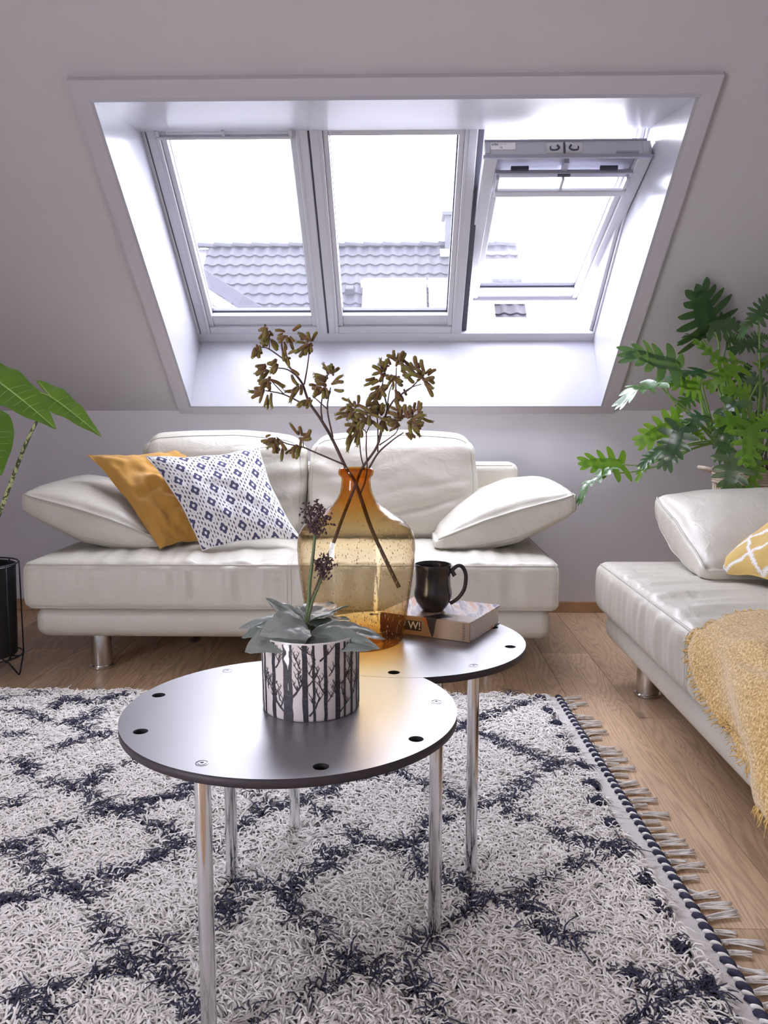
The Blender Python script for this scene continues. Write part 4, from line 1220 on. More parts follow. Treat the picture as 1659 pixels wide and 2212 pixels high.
sp_dir = (ex[0], ex[1], 0)
text_on(book, 'W!', .026, on_spine(.094, BZ0 + .024, .0037), sp_dir, (0, 0, 1), M['print_white'], spn, bold=.0004)
text_on(book, 'TASCHEN', .0088, on_spine(BL - .014, BZ0 + .0235, .0034), (0, 0, 1), (-ex[0], -ex[1], 0), M['print_black'], spn)
# dark drip with an orange edge running over the spine
drip = Geo(); ptsL = [(.124, .047), (.127, .036), (.130, .026), (.135, .012), (.139, .003)]; ptsR = [(.152, .047), (.149, .038), (.148, .028), (.145, .014), (.142, .003)]
for i in range(4): drip.add([on_spine(ptsL[i][0], BZ0 + ptsL[i][1], .0034), on_spine(ptsR[i][0], BZ0 + ptsR[i][1], .0034), on_spine(ptsR[i + 1][0], BZ0 + ptsR[i + 1][1], .0034), on_spine(ptsL[i + 1][0], BZ0 + ptsL[i + 1][1], .0034)], [(0, 1, 2, 3)])
book.part('drip_print', drip, M['print_black'], spn)
orp = Geo().add([on_spine(.113, BZ1 - .0005, .0034), on_spine(.124, BZ1 - .0005, .0034), on_spine(.129, BZ0 + .028, .0034), on_spine(.124, BZ0 + .030, .0034)], [(0, 1, 2, 3)])
book.part('drip_print', orp, M['spine_orange'], spn)
tp = Geo().add([BK(.113, -.002, BZ1 + .0003), BK(.154, -.002, BZ1 + .0003), BK(.180, .03, BZ1 + .0003), BK(.14, .05, BZ1 + .0003)], [(0, 1, 2, 3)])
book.part('drip_print', tp, M['print_black'], front_c)

mc = at_y(935, 1322, 1.985); MX, MY = mc[0], mc[1]
mug = Thing('mug', 'dark metallic glazed mug with looping handle on the book', 'mug', (MX, MY, BZ1))
mp = [(0, .0), (.024, .0), (.027, .003), (.033, .010), (.0405, .022), (.045, .034), (.0465, .044), (.0455, .052), (.0435, .060), (.0425, .072), (.0425, .090), (.0435, .108), (.0447, .1155), (.0443, .1168), (.0430, .1160),
      (.0412, .108), (.0402, .090), (.0402, .072), (.042, .056), (.043, .044), (.040, .026), (.028, .010), (0, .006)]
mb = mug.part('body', Geo().lathe(mp, 48, (MX, MY, BZ1)), M['mug'], smooth=True)
hx = np.array([.98, -.2, 0]); hp = [(.0405, .098), (.050, .106), (.060, .114), (.071, .112), (.079, .098), (.0805, .080), (.077, .058), (.067, .040), (.055, .028), (.043, .020)]
hsp = spline([np.array([MX, MY, BZ1]) + hx * r + np.array([0, 0, z]) for r, z in hp], 6)
mug.part('handle', Geo().tube(hsp, np.linspace(.0048, .0048, len(hsp)), 10), M['mug'], smooth=True)
kn = spline([np.array([MX, MY, BZ1]) + hx * r + np.array([0, 0, z]) for r, z in ((.046, .104), (.050, .094), (.0535, .089))], 5)
mug.part('handle_curl', Geo().tube(kn, np.linspace(.0045, .0058, len(kn)), 10), M['mug'], smooth=True)

# ------------------------------------------------------------------ pot with printed birch trunks and a rosette plant
PX, PY, PR, PH = -.163, 1.440, .0868, .138
pp = Thing('potted_plant', 'rosette plant in a white pot printed with birch trunks', 'plant', (PX, PY, TZ))
pp_prof = [(0, 0), (PR - .004, 0), (PR - .001, .002), (PR - .0002, .006), (PR + .0012, PH - .003), (PR, PH), (PR - .003, PH), (PR - .005, PH - .003), (PR - .006, .02), (0, .018)]
pot = pp.part('pot', Geo().lathe(pp_prof, 72, (PX, PY, TZ)), M['ceramic'], smooth=True, sharp=.9)
pp.part('soil', Geo().lathe([(PR - .005, PH - .022), (PR * .5, PH - .016), (0, PH - .014)], 24, (PX, PY, TZ)), M['soil'], smooth=True)
# printed birches: thin strips laid on the curved wall; angle from the pixel column
def PW_(px, z, o=.0004):
    sx = max(-.999, min(.999, (px - 672) / 105.0))
    a = math.asin(sx)
    r = PR + .0012 * z / PH + o - .0001
    base = math.atan2(PX, PY) * 0 + math.atan2(-PX, -PY)          # direction towards the camera in plan
    ang = math.atan2(-PY, -PX) + a
    return np.array([PX + r * math.cos(ang), PY + r * math.sin(ang), TZ + z])
def strip(g, pts, widths):
    """pts: (pixel x, z) ; widths in pixels"""
    n = len(pts); v = []
    for i, ((px, z), w) in enumerate(zip(pts, widths)):
        a = np.array(pts[max(0, i - 1)], float); b = np.array(pts[min(n - 1, i + 1)], float)
        tx, tz = (b - a) * np.array([1, 1180]); L_ = math.hypot(tx, tz) + 1e-9
        nx_, nz_ = -tz / L_, tx / L_
        for s_ in (-1, 1): v.append(PW_(px + s_ * nx_ * w / 2, min(PH - .0015, max(.001, z + s_ * nz_ * w / 2 / 1180))))
    o = len(g.v); g.v += [tuple(p) for p in v]
    for i in range(n - 1): g.f.append((o + 2 * i, o + 2 * i + 1, o + 2 * i + 3, o + 2 * i + 2))
prg = Geo(); R_ = random.Random(5)
def twig(px, z, ang, L_, w, depth):
    """branching twig; ang 0 = up, L_ in pixels"""
    pts = []; x_, z_ = px, z; a = ang
    for i in range(5):
        pts.append((x_, z_)); x_ += math.sin(a) * L_ / 4; z_ += math.cos(a) * L_ / 4 / 1180; a += R_.uniform(-.18, .18) - .10 * (1 if a > 0 else -1)
        if z_ > PH - .003: break
    if len(pts) < 2: return
    strip(prg, pts, np.linspace(w, max(.7, w * .45), len(pts)))
    if depth:
        for k_ in range(1, len(pts)):
            sgn = 1 if (k_ % 2) else -1
            twig(pts[k_][0], pts[k_][1], a * .3 + sgn * R_.uniform(.45, .8), L_ * R_.uniform(.35, .55), max(.8, w * .6), depth - 1)
trunks = [(577, 3), (596, 7), (625, 19), (660, 11), (678, 5), (702, 7), (727, 10), (742, 4), (757, 5), (769, 3), (571, 2), (774, 3)]
for px, w in trunks + [(672 - 105 * math.sin(t), 5) for t in ()]:
    zs = np.linspace(.002, PH - .002, 12)
    strip(prg, [(px + R_.uniform(-.7, .7) - (z / PH) * 1.0, z) for z in zs], [w * R_.uniform(.9, 1.08) for _ in zs])
for (px, z, an, L_, w) in ((616, .018, -.8, 42, 5), (608, .035, -.25, 30, 2), (634, .045, .75, 36, 5), (650, .062, -.3, 34, 3), (596, .055, -.5, 26, 3), (600, .092, .55, 34, 3), (584, .05, -.2, 22, 1.5), (650, .095, -.4, 30, 3),
                           (668, .012, .7, 44, 4), (664, .064, .8, 40, 3), (668, .085, .4, 30, 2), (690, .108, .9, 46, 4), (700, .05, -.6, 34, 3), (706, .035, .6, 24, 2), (708, .080, .7, 22, 2), (722, .048, -.2, 20, 3), (732, .013, .75, 44, 3), (734, .062, .7, 36, 3),
                           (746, .078, .5, 34, 2), (740, .042, -.4, 26, 2), (756, .055, -.5, 26, 2), (760, .045, .4, 26, 2), (768, .052, .3, 20, 2), (678, .118, -1.2, 22, 3), (735, .122, 1.1, 30, 3), (760, .126, .9, 20, 3), (575, .06, .3, 22, 1.5), (655, .128, -.9, 18, 3)):
    twig(px, z, an, L_, w, 2)
# the trunks go on around the back of the pot
for i in range(12):
    a = math.pi / 2 + math.pi * (i + .5) / 12
    ang = math.atan2(-PY, -PX) + a; w = R_.uniform(.002, .006); r = PR + .001
    v = []
    for z in np.linspace(.002, PH - .002, 6):
        for s_ in (-1, 1):
            b_ = ang + s_ * w / r; v.append((PX + (r + .0003) * math.cos(b_), PY + (r + .0003) * math.sin(b_), TZ + z))
    prg.add(v, [(2 * k_, 2 * k_ + 1, 2 * k_ + 3, 2 * k_ + 2) for k_ in range(5)])
pp.part('birch_print', prg, M['birch'], pot)

def blade(base, tip, width, nrm, droop=.25, fold=.15, n=14, m=6, rough=.004, seed=0, round_=1.0, notch=0.0):
    """broad leaf from base to tip; returns Geo with midrib crease, wavy margin and droop"""
    base, tip, nrm = [np.asarray(a, float) for a in (base, tip, nrm)]
    ax = tip - base; L_ = np.linalg.norm(ax); ax /= L_
    nrm = nrm - ax * (nrm @ ax); nrm /= np.linalg.norm(nrm); sd = np.cross(ax, nrm)
    g = Geo()
    for i in range(n + 1):
        t = i / n
        w = width * (math.sin(math.pi * min(1, t ** (.72 / round_) * .98 + .02)) ** .75) if t < 1 else 0
        w = max(w, width * .06 * (1 - t))
        for j in range(-m, m + 1):
            s_ = j / m
            ww = w * (1 + .06 * math.sin(t * 23 + seed))
            z = -droop * L_ * (t ** 2 - t * .55) * 1.2 + fold * abs(s_) * w * 1.2 - .10 * w * s_ * s_ * 2
            z += rough * (nz(t * 7, s_ * 3.5, 0, seed) + .6 * nz(t * 15, s_ * 8, 0, seed + 2)) * (1 if w > .003 else 0)
            g.v.append(tuple(base + ax * (t * L_) + sd * s_ * ww + nrm * z))
    for i in range(n):
        for j in range(2 * m):
            a = i * (2 * m + 1) + j; g.f.append((a, a + 1, a + 2 * m + 2, a + 2 * m + 1))
    return g
def c3(x, y): return (500 + x * .211, 1260 + y * .211)
UP = np.array([0, 0, 1.0]); TOCAM = np.array([.12, -1, .0])
# (base px, base y, tip px, tip y, half width, up weight, towards-camera weight, droop)
leaves = [((735, 500), 1.425, (150, 660), 1.345, .036, 1, .75, .16), ((790, 470), 1.41, (330, 430), 1.36, .040, 1, .55, .45), ((640, 400), 1.45, (60, 410), 1.47, .026, 1, .25, .20), ((600, 440), 1.44, (95, 525), 1.42, .024, 1, .3, .15),
          ((735, 385), 1.45, (350, 148), 1.49, .015, 1, .5, .0), ((765, 350), 1.47, (1065, 195), 1.56, .030, 1, .5, .05), ((790, 390), 1.45, (1207, 228), 1.47, .014, 1, -.3, .0), ((815, 520), 1.43, (1575, 468), 1.44, .030, 1, .25, .30),
          ((810, 590), 1.42, (1480, 600), 1.37, .026, 1, .9, .30), ((745, 400), 1.48, (690, 235), 1.53, .022, 1, .6, .0), ((800, 430), 1.46, (1220, 345), 1.53, .028, 1, .3, .1), ((700, 420), 1.47, (480, 300), 1.55, .026, 1, .4, .1)]
for k_, (b_, by, t_, ty, w, up, tc, dr) in enumerate(leaves):
    B = at_y(*c3(*b_), by); Tt = at_y(*c3(*t_), ty)
    pp.part('leaf', blade(B, Tt, w, UP * up + TOCAM * tc, dr, .25, 16, 6, .0032, k_), M['berg'], smooth=True)
for (pts, r0, r1, head, hw, hh, nn) in (([(755, 440), (790, 200), (800, 0), (830, -240), (858, -520)], .0042, .0026, (868, -660), 130, 165, 60), ([(775, 400), (830, 180), (880, 60), (930, -60)], .0030, .0018, (960, -180), 90, 120, 34)):
    P3 = [at_y(*c3(*p), 1.44 + .01 * i) for i, p in enumerate(pts)]
    stv = pp.part('flower_stalk', Geo().tube(spline(P3, 6), np.linspace(r0, r1, 6 * (len(P3) - 1) + 1), 8), M['berg_stem'], smooth=True)
    g = Geo()
    tipP = P3[-1]
    for i in range(nn):
        hx_ = head[0] + rng.uniform(-1, 1) * hw; hy_ = head[1] + rng.uniform(-1, 1) * hh
        if ((hx_ - head[0]) / hw) ** 2 + ((hy_ - head[1]) / hh) ** 2 > 1: continue
        e = at_y(*c3(hx_, hy_), 1.475 + rng.uniform(-.018, .018))
        mid = (tipP + e) / 2 + np.array([0, 0, -.004]) + rng.normal(size=3) * .002
        if i % 2 == 0: g.tube([tipP, mid, e], [.0009, .0007, .0005], 5)
        for q in range(5):                                          # little capsules
            c = e + rng.normal(size=3) * .0045; s_ = .0016 + .0010 * rng.random(); d_ = rng.normal(size=3); d_ /= np.linalg.norm(d_)
            u_ = np.cross(d_, UP); u_ /= np.linalg.norm(u_) + 1e-9; v_ = np.cross(d_, u_)
            g.add([c + d_ * s_ * 2.2, c + u_ * s_, c + v_ * s_, c - u_ * s_, c - v_ * s_, c - d_ * s_ * 1.2], [(0, 1, 2), (0, 2, 3), (0, 3, 4), (0, 4, 1), (5, 2, 1), (5, 3, 2), (5, 4, 3), (5, 1, 4)])
    pp.part('seed_head', g, M['seed'], stv, smooth=True)

# ------------------------------------------------------------------ shaggy berber rug
def edge_x(y): return .556 + (2.84 - y) * .027            # woven right edge of the rug
RUG_Y0, RUG_Y1, RUG_X0 = .62, 2.85, -2.35
rug = Thing('shaggy_rug', 'shaggy cream rug with navy diamond lattice and tasselled edge', 'rug', (-.9, 1.75, 0))
g = Geo(); n = 24
ys = np.linspace(RUG_Y0, RUG_Y1, n)
for y in ys:
    g.v += [(RUG_X0, y, .0005), (edge_x(y), y, .0005), (edge_x(y), y, .0075), (edge_x(y) - .004, y, .009), (RUG_X0, y, .009)]
for i in range(n - 1):
    for k in range(4): g.f.append((i * 5 + k, (i + 1) * 5 + k, (i + 1) * 5 + k + 1, i * 5 + k + 1))
g.f += [(0, 1, 2, 3, 4), tuple((n - 1) * 5 + k for k in (4, 3, 2, 1, 0))]
rug.part('woven_ground', g, M['rug_base'])

# the navy lines of the lattice, measured on the pile surface
LINES = [
 [(0,1512),(13,1514)], [(20,1537),(44,1537),(67,1541),(80,1548),(101,1561),(145,1564),(182,1575),(205,1588),(243,1591)], [(203,1591),(152,1608),(94,1628),(51,1645),(10,1642),(-60,1655)],
 [(115,1531),(142,1510),(189,1520),(243,1507),(280,1500)], [(270,1522),(236,1531),(203,1541),(182,1554),(150,1563)], [(14,1591),(47,1588)], [(75,1498),(111,1499)],
 [(51,1645),(67,1672),(95,1683),(118,1696),(155,1693),(196,1696)], [(155,1700),(182,1713),(203,1726),(230,1743),(263,1750),(321,1750)], [(199,1696),(206,1676),(223,1666),(257,1656),(290,1645),(330,1636)],
 [(284,1743),(338,1726),(388,1723),(405,1703),(425,1693),(470,1680)], [(230,1750),(216,1757),(199,1774),(169,1777),(142,1787),(101,1801),(74,1818),(57,1831),(10,1828),(-40,1836)],
 [(275,1757),(297,1770),(324,1787),(358,1791),(378,1814),(392,1824),(425,1824),(462,1808),(500,1797),(517,1787),(540,1777)], [(392,1828),(371,1834),(341,1850),(324,1857),(294,1874),(263,1887),(219,1894),(182,1914),(150,1922)],
 [(20,1743),(51,1737)], [(25,1728),(45,1728)], [(45,1712),(75,1708)], [(545,1773),(560,1755),(575,1750)], [(540,1706),(548,1706),(560,1727),(584,1742),(605,1745)],
 [(57,1831),(57,1843),(64,1867),(91,1881),(111,1887),(118,1904),(135,1924),(176,1931),(203,1941),(209,1975),(216,1999),(240,2019),(263,2039),(280,2060),(277,2087)],
 [(100,1918),(74,1935),(34,1946),(0,1948),(-50,1960)], [(277,2093),(236,2097),(203,2110),(169,2124),(135,2130),(101,2141),(84,2161),(41,2161),(0,2158),(-60,2165)], [(95,2165),(88,2195),(75,2225)], [(90,2200),(135,2188)],
 [(280,2090),(297,2087),(324,2073),(351,2066),(358,2093),(365,2130),(388,2154),(405,2174),(419,2195),(440,2215)], [(338,2033),(371,2033),(398,2029),(422,2009),(440,1995),(466,1985),(486,1965),(490,1931)],
 [(493,1911),(520,1914),(554,1922),(578,1920),(636,1920)], [(513,1945),(506,1979)], [(460,1850),(466,1838)], [(500,1868),(512,1858)],
 [(630,1733),(660,1739),(681,1752),(711,1773),(741,1788),(771,1803),(780,1821),(810,1821),(841,1833),(877,1830),(904,1818),(907,1803),(922,1782),(964,1770),(997,1761),(1030,1745)],
 [(838,1668),(871,1670),(886,1691),(916,1694),(955,1709),(982,1724),(1000,1737),(1051,1739),(1081,1736),(1099,1751),(1135,1763),(1165,1784),(1201,1793),(1232,1815),(1277,1824),(1313,1827),(1346,1821)],
 [(605,1745),(640,1728),(672,1718),(717,1709),(741,1691),(771,1685),(800,1674),(838,1668)], [(780,1828),(762,1839),(711,1842),(705,1866),(693,1884),(657,1893),(639,1908),(636,1920)],
 [(630,1924),(627,1938),(633,1956),(640,1972),(657,1978),(681,1990),(693,2021),(711,2033)], [(687,2048),(723,2054),(759,2063),(771,2081)], [(880,1832),(901,1851),(904,1878),(922,1881),(961,1890),(982,1908),(1011,1918),(1036,1939),(1086,1947),(1129,1956)],
 [(982,1987),(968,1995),(952,1999),(937,2030),(916,2045),(913,2075),(892,2075),(862,2072),(838,2063)], [(741,2102),(765,2105),(795,2096),(832,2108),(871,2117),(916,2129),(919,2156),(931,2171),(937,2192),(930,2225)],
 [(735,2108),(711,2132),(690,2140),(657,2156),(627,2159)], [(627,2201),(669,2180)], [(518,2195),(545,2189),(560,2204)], [(771,2085),(780,2096)], [(500,1990),(506,1984)],
 [(940,1590),(987,1576),(1005,1564),(1039,1555),(1057,1543),(1081,1537),(1111,1525),(1129,1522),(1132,1507)], [(987,1576),(1002,1579),(1042,1585),(1069,1601),(1111,1616),(1141,1625),(1156,1640),(1186,1646),(1216,1649),(1256,1644),(1265,1658)],
 [(1200,1652),(1192,1661),(1165,1670),(1141,1682),(1123,1703),(1102,1718),(1087,1733)], [(985,1504),(995,1504)], [(1100,1500),(1108,1503)],
 [(1330,1836),(1310,1845),(1289,1851),(1255,1872),(1209,1876),(1179,1901),(1145,1922),(1129,1956)], [(1036,1945),(1027,1969),(1002,1977),(985,1988)],
 [(1129,1956),(1141,1964),(1183,1969)], [(1150,1985),(1171,2002),(1213,2015),(1247,2040),(1280,2070),(1322,2091),(1373,2112),(1415,2129),(1436,2150),(1487,2141),(1529,2140),(1545,2150)], [(1436,2155),(1423,2179),(1390,2204),(1370,2230)]]
DASH = [(1171,1507),(1189,1534),(1207,1561),(1219,1592),(1241,1622),(1262,1655),(1283,1691),(1297,1727),(1326,1775),(1356,1832),(1398,1897),(1434,1960),(1478,2040),(1527,2118),(1571,2200)]
navy_pts = []
for pl in LINES:
    P = np.array([at_z(*p, .022)[:2] for p in pl])
    for a, b in zip(P[:-1], P[1:]):
        L_ = np.linalg.norm(b - a); m = max(2, int(L_ / .0025))
        navy_pts.append(a + (b - a) * np.linspace(0, 1, m, endpoint=False)[:, None])
navy_line = np.concatenate(navy_pts)
# carry the lattice on over the parts of the rug the photograph does not show
dash_c = np.array([at_z(*p, .022)[:2] for p in DASH])

def strands(roots, L, height, flow, curl, width, nseg=3, seed=1):
    """half-round yarn strands that rise from their roots and fall over"""
    r = np.random.default_rng(seed); N = len(roots)
    t = np.linspace(0, 1, nseg + 1)
    ang = flow
    dirx, diry = np.cos(ang), np.sin(ang)
    px, py = -diry, dirx
    cur = curl * r.normal(size=N)
    hgt = height * r.uniform(.65, 1.25, N); Ls = L * r.uniform(.7, 1.25, N)
    out = np.zeros((N, nseg + 1, 3, 3), np.float32)
    for k, tt in enumerate(t):
        f = Ls * (tt ** 1.15) * .92
        side = cur * Ls * tt * tt
        zc = .008 + hgt * np.sin(np.minimum(1, tt * 1.12 + .02) * math.pi * .78) * (1.0 if tt < 1 else .92)
        cx = roots[:, 0] + dirx * f + px * side; cy = roots[:, 1] + diry * f + py * side
        tx = dirx + px * cur * 2 * tt; ty = diry + py * cur * 2 * tt; tl = np.hypot(tx, ty)
        qx, qy = -ty / tl, tx / tl
        w = width * (1 - .35 * tt ** 4)
        for s_i, s_ in enumerate((-1, 0, 1)):
            out[:, k, s_i, 0] = cx + qx * s_ * w / 2; out[:, k, s_i, 1] = cy + qy * s_ * w / 2
            out[:, k, s_i, 2] = zc + (0 if s_ else w * .5)
    V = out.reshape(-1, 3)
    base = np.arange(N)[:, None] * (3 * (nseg + 1))
    fq = []
    for k in range(nseg):
        for s_i in range(2):
            a = k * 3 + s_i; fq.append([a, a + 3, a + 4, a + 1])
    Fq = (base[:, None, :] + np.array(fq)[None]).reshape(-1, 4)
    return V, Fq
def big_mesh(name, V, Fq, mat):
    me = bpy.data.meshes.new(name)
    me.vertices.add(len(V)); me.vertices.foreach_set('co', V.astype(np.float32).ravel())
    me.loops.add(Fq.size); me.loops.foreach_set('vertex_index', Fq.astype(np.int32).ravel())
    me.polygons.add(len(Fq)); me.polygons.foreach_set('loop_start', np.arange(0, Fq.size, 4, dtype=np.int32))
    me.polygons.foreach_set('use_smooth', np.ones(len(Fq), bool))
    me.materials.append(mat); me.update(calc_edges=True); return me

rr_ = np.random.default_rng(21)
N = 235000
roots = np.stack([rr_.uniform(RUG_X0, .60, N), rr_.uniform(RUG_Y0, RUG_Y1 - .005, N)], 1)
ok = roots[:, 0] < edge_x(roots[:, 1]) - .052 + .004 * rr_.normal(size=N)
sx_, sy_ = to_px(np.c_[roots, np.full(N, .02)])
ok &= (sx_ > -420) & (sx_ < 2100) & (sy_ < 2420)
roots = roots[ok]
# fewer strands far away where they fall closer together in the picture
keep = rr_.random(len(roots)) < np.clip(1.30 - .26 * roots[:, 1], .55, 1)
roots = roots[keep]
def flowfield(P, s=1.7):
    # smooth direction field plus tuft-sized jitter
    a = np.zeros(len(P)); rf = np.random.default_rng(4)
    for k in range(14):
        kx, ky = rf.normal(size=2) * (2.5 + k * 1.2); a += np.sin(P[:, 0] * kx + P[:, 1] * ky + rf.uniform(0, 6.28)) * (1.1 / (1 + k * .16))
    return a * 1.0
cell = (np.floor(roots[:, 0] / .013).astype(int) * 7919 + np.floor(roots[:, 1] / .013).astype(int) * 104729) % 65536
tuft = np.random.default_rng(9).uniform(-1.5, 1.5, 65536)[cell]
flow = flowfield(roots) + tuft + rr_.normal(size=len(roots)) * .35 - .3
# distance to the navy lattice
def near(P, Q, r):
    """True where a point of P has a point of Q within r (grid hash)"""
    s = r; hs = {}
    for q in Q: hs.setdefault((int(q[0] // s), int(q[1] // s)), []).append(q)
    out = np.zeros(len(P), bool)
    ks = np.floor(P / s).astype(int)
    order = {}
    for i, k in enumerate(map(tuple, ks)): order.setdefault(k, []).append(i)
    for k, idx in order.items():
        qs = [q for dx in (-1, 0, 1) for dy in (-1, 0, 1) for q in hs.get((k[0] + dx, k[1] + dy), ())]
        if not qs: continue
        qs = np.array(qs); idx = np.array(idx)
        d2 = ((P[idx][:, None] - qs[None]) ** 2).sum(2).min(1); out[idx] = d2 < r * r
    return out
nl = near(roots, navy_line[::2], .0085)
dk = np.zeros(len(roots), bool)
for c in dash_c: dk |= (np.abs(roots[:, 0] - c[0] + .012) < .017) & (np.abs(roots[:, 1] - c[1]) < .026)
cream = roots[~(nl | dk)]; fc = flow[~(nl | dk)]
V, Fq = strands(cream, .033, .018, fc, .6, .0040, 3, 2)
V[:, :2] -= rug.loc[:2].astype(np.float32)
o = link('cream_pile', big_mesh('cream_pile', V, Fq, M['yarn_cream']), rug.o); o['kind'] = 'stuff'
# navy yarn: longer, wilder strands knotted along the lattice
ln = navy_line; seg = np.gradient(ln, axis=0)
idx = rr_.integers(0, len(ln), 7600)
keepn = np.sin(idx * .11) * .5 + np.sin(idx * .031 + 2) * .5 > -.48
idx = idx[keepn]
nroots = ln[idx] + rr_.normal(size=(len(idx), 2)) * np.array([.0085, .0065])
la = np.arctan2(seg[idx, 1], seg[idx, 0]); nflow = la + rr_.choice([0, math.pi], len(idx)) + rr_.normal(size=len(idx)) * .75
ok = nroots[:, 0] < edge_x(nroots[:, 1]) - .03
V1, F1 = strands(nroots[ok], .038, .021, nflow[ok], .8, .0032, 4, 5)
dr = []
for c in dash_c:
    q = rr_.normal(size=(120, 2)) * np.array([.007, .012]) + c + np.array([.004, 0]); dr.append(q)
dr = np.concatenate(dr)
V2, F2 = strands(dr, .026, .016, math.pi + rr_.normal(size=len(dr)) * .35, .3, .0032, 4, 6)
V = np.concatenate([V1, V2]); Fq = np.concatenate([F1, F2 + len(V1)])
V[:, :2] -= rug.loc[:2].astype(np.float32)
o = link('navy_pile', big_mesh('navy_pile', V, Fq, M['yarn_navy']), rug.o); o['kind'] = 'stuff'

# plaited cord along the edge: one navy and one white strand
ty = np.linspace(RUG_Y0, RUG_Y1, 1500)
for ph, mt, rad in ((0, M['yarn_navy'], .0072), (math.pi, M['tassel'], .0042)):
    a = (ty - RUG_Y0) / .034 * 2 * math.pi + ph
    pts = np.stack([edge_x(ty) + .002 + .0052 * np.cos(a), ty, .0105 + .0042 * np.sin(a)], 1)
    br = rug.part('edge_cord', Geo().tube(pts, rad, 6), mt, smooth=True)
# knotted tassels
def tassel_mesh(seed):
    r = random.Random(seed); g = Geo(); L_ = r.uniform(.045, .092); kink = r.uniform(-.9, .9)
    for k in range(7):
        a = r.uniform(-.42, .42); pts = []
        for t in np.linspace(0, 1, 7):
            pts.append((t * L_, math.sin(kink * t * 2) * .02 + a * t * L_ * .55 + r.uniform(-.0009, .0009), .004 + .0035 * math.sin(t * 3 + k) * (1 - t * .6) + .0007 * k))
        g.tube(pts, np.linspace(.0020, .0014, 7), 5)
    kx = L_ * r.uniform(.12, .3)
    g.tube([(kx - .004, math.sin(kink * .4) * .01, .006), (kx, math.sin(kink * .4) * .01, .006), (kx + .005, math.sin(kink * .4) * .01, .006)], [.003, .0046, .003], 7)
    return make_mesh('tassel', g, M['tassel'], smooth=True)
TM = [tassel_mesh(s) for s in range(7)]
y = 2.832; k = 0
while y > RUG_Y0 + .02:
    o = link('tassel', TM[k % 7], rug.o); o.location = Vector(np.array([edge_x(y) + .004, y, 0]) - rug.loc)
    o.rotation_euler = (0, 0, rng.normal() * .26 - .06); o.scale = (1, 1, 1)
    y -= .030 + .012 * rng.random(); k += 1

# ------------------------------------------------------------------ ochre throw over the right sofa
TH0 = (.98, 1.75, .47)
throw = Thing('throw_blanket', 'fringed ochre boucle throw draped over the front of the right sofa', 'blanket', (.72, 1.7, .2))
def throw_pt(u, v):
    """u: 0 at the far edge .. 1 towards the camera; v: 0 on the seat .. 1 at the hanging hem"""
    prof = [(1.10, .481), (.98, .490), (.86, .486), (.785, .478), (.748, .462), (.735, .42), (.729, .365), (.728, .320), (.725, .262)]
    t = v * (len(prof) - 1); i = min(len(prof) - 2, int(t)); f = t - i
    X = prof[i][0] * (1 - f) + prof[i + 1][0] * f; Z = prof[i][1] * (1 - f) + prof[i + 1][1] * f
    # far edge wanders: level on the seat, slanting towards the camera as it hangs
    yl = np.interp(v, [0, .25, .40, .50, .625, .75, .875, 1.0], [2.13, 2.09, 2.045, 2.05, 2.03, 1.95, 1.83, 1.70])
    yr = 1.05
    y = yl + (yr - yl) * u
    hang = max(0, (v - .42) / .58)
    amp = .004 + .034 * hang
    ph = (y - 1.0) * 17 + 4.6 * hang + 1.5 * v
    fold = math.sin(ph) + .5 * math.sin(ph * .53 + 1.0)
    if v > .42: X -= amp * (fold * .62 + .55)
    else: Z += .018 * max(0, fold) * (1 - .4 * v) + .006
    Z += .010 * nz(y * 9, v * 5, 0, 31) * (1 if v < .5 else .3)
    X += .008 * nz(y * 12, v * 7, 0, 33) * hang
    Z -= .022 * hang * (math.sin(y * 17) * .6 + .4 * math.sin(y * 41)) * (v > .9)
    # corner of the throw flips over at its far side
    return np.array([X, y, Z])
g = Geo(); nu, nv = 70, 60; uv = []
for i in range(nu + 1):
    for j in range(nv + 1):
        p = throw_pt(i / nu, j / nv); g.v.append(tuple(p))
for i in range(nu):
    for j in range(nv):
        a = i * (nv + 1) + j; g.f.append((a, a + 1, a + nv + 2, a + nv + 1))
cl = throw.part('cloth', g, M['boucle'], smooth=True)
md = cl.modifiers.new('thickness', 'SOLIDIFY'); md.thickness = .006; md.offset = 0
g = Geo()
for k in range(420):                                   # yarn ends along the far edge and the hem
    if k < 260: u, v = 0, .02 + .98 * rng.random(); d_ = np.array([-.15 + .2 * rng.normal(), 1, -.5 + .35 * rng.normal()])
    else: u, v = rng.random() * .8, 1; d_ = np.array([.2 * rng.normal(), .4 * rng.normal(), -1])
    p = throw_pt(u, v); d_ /= np.linalg.norm(d_); L_ = .016 + .018 * rng.random()
    if v < .42: d_ = np.array([.3 * rng.normal(), 1, -.05])
    w_ = rng.normal(size=3) * .004
    g.tube([p - d_ * .006, p + d_ * L_ * .5 + w_, p + d_ * L_ - np.array([0, 0, .003])], [.0016, .0012, .0006], 4)
throw.part('fringe', g, M['fringe'], smooth=True, kind='stuff')

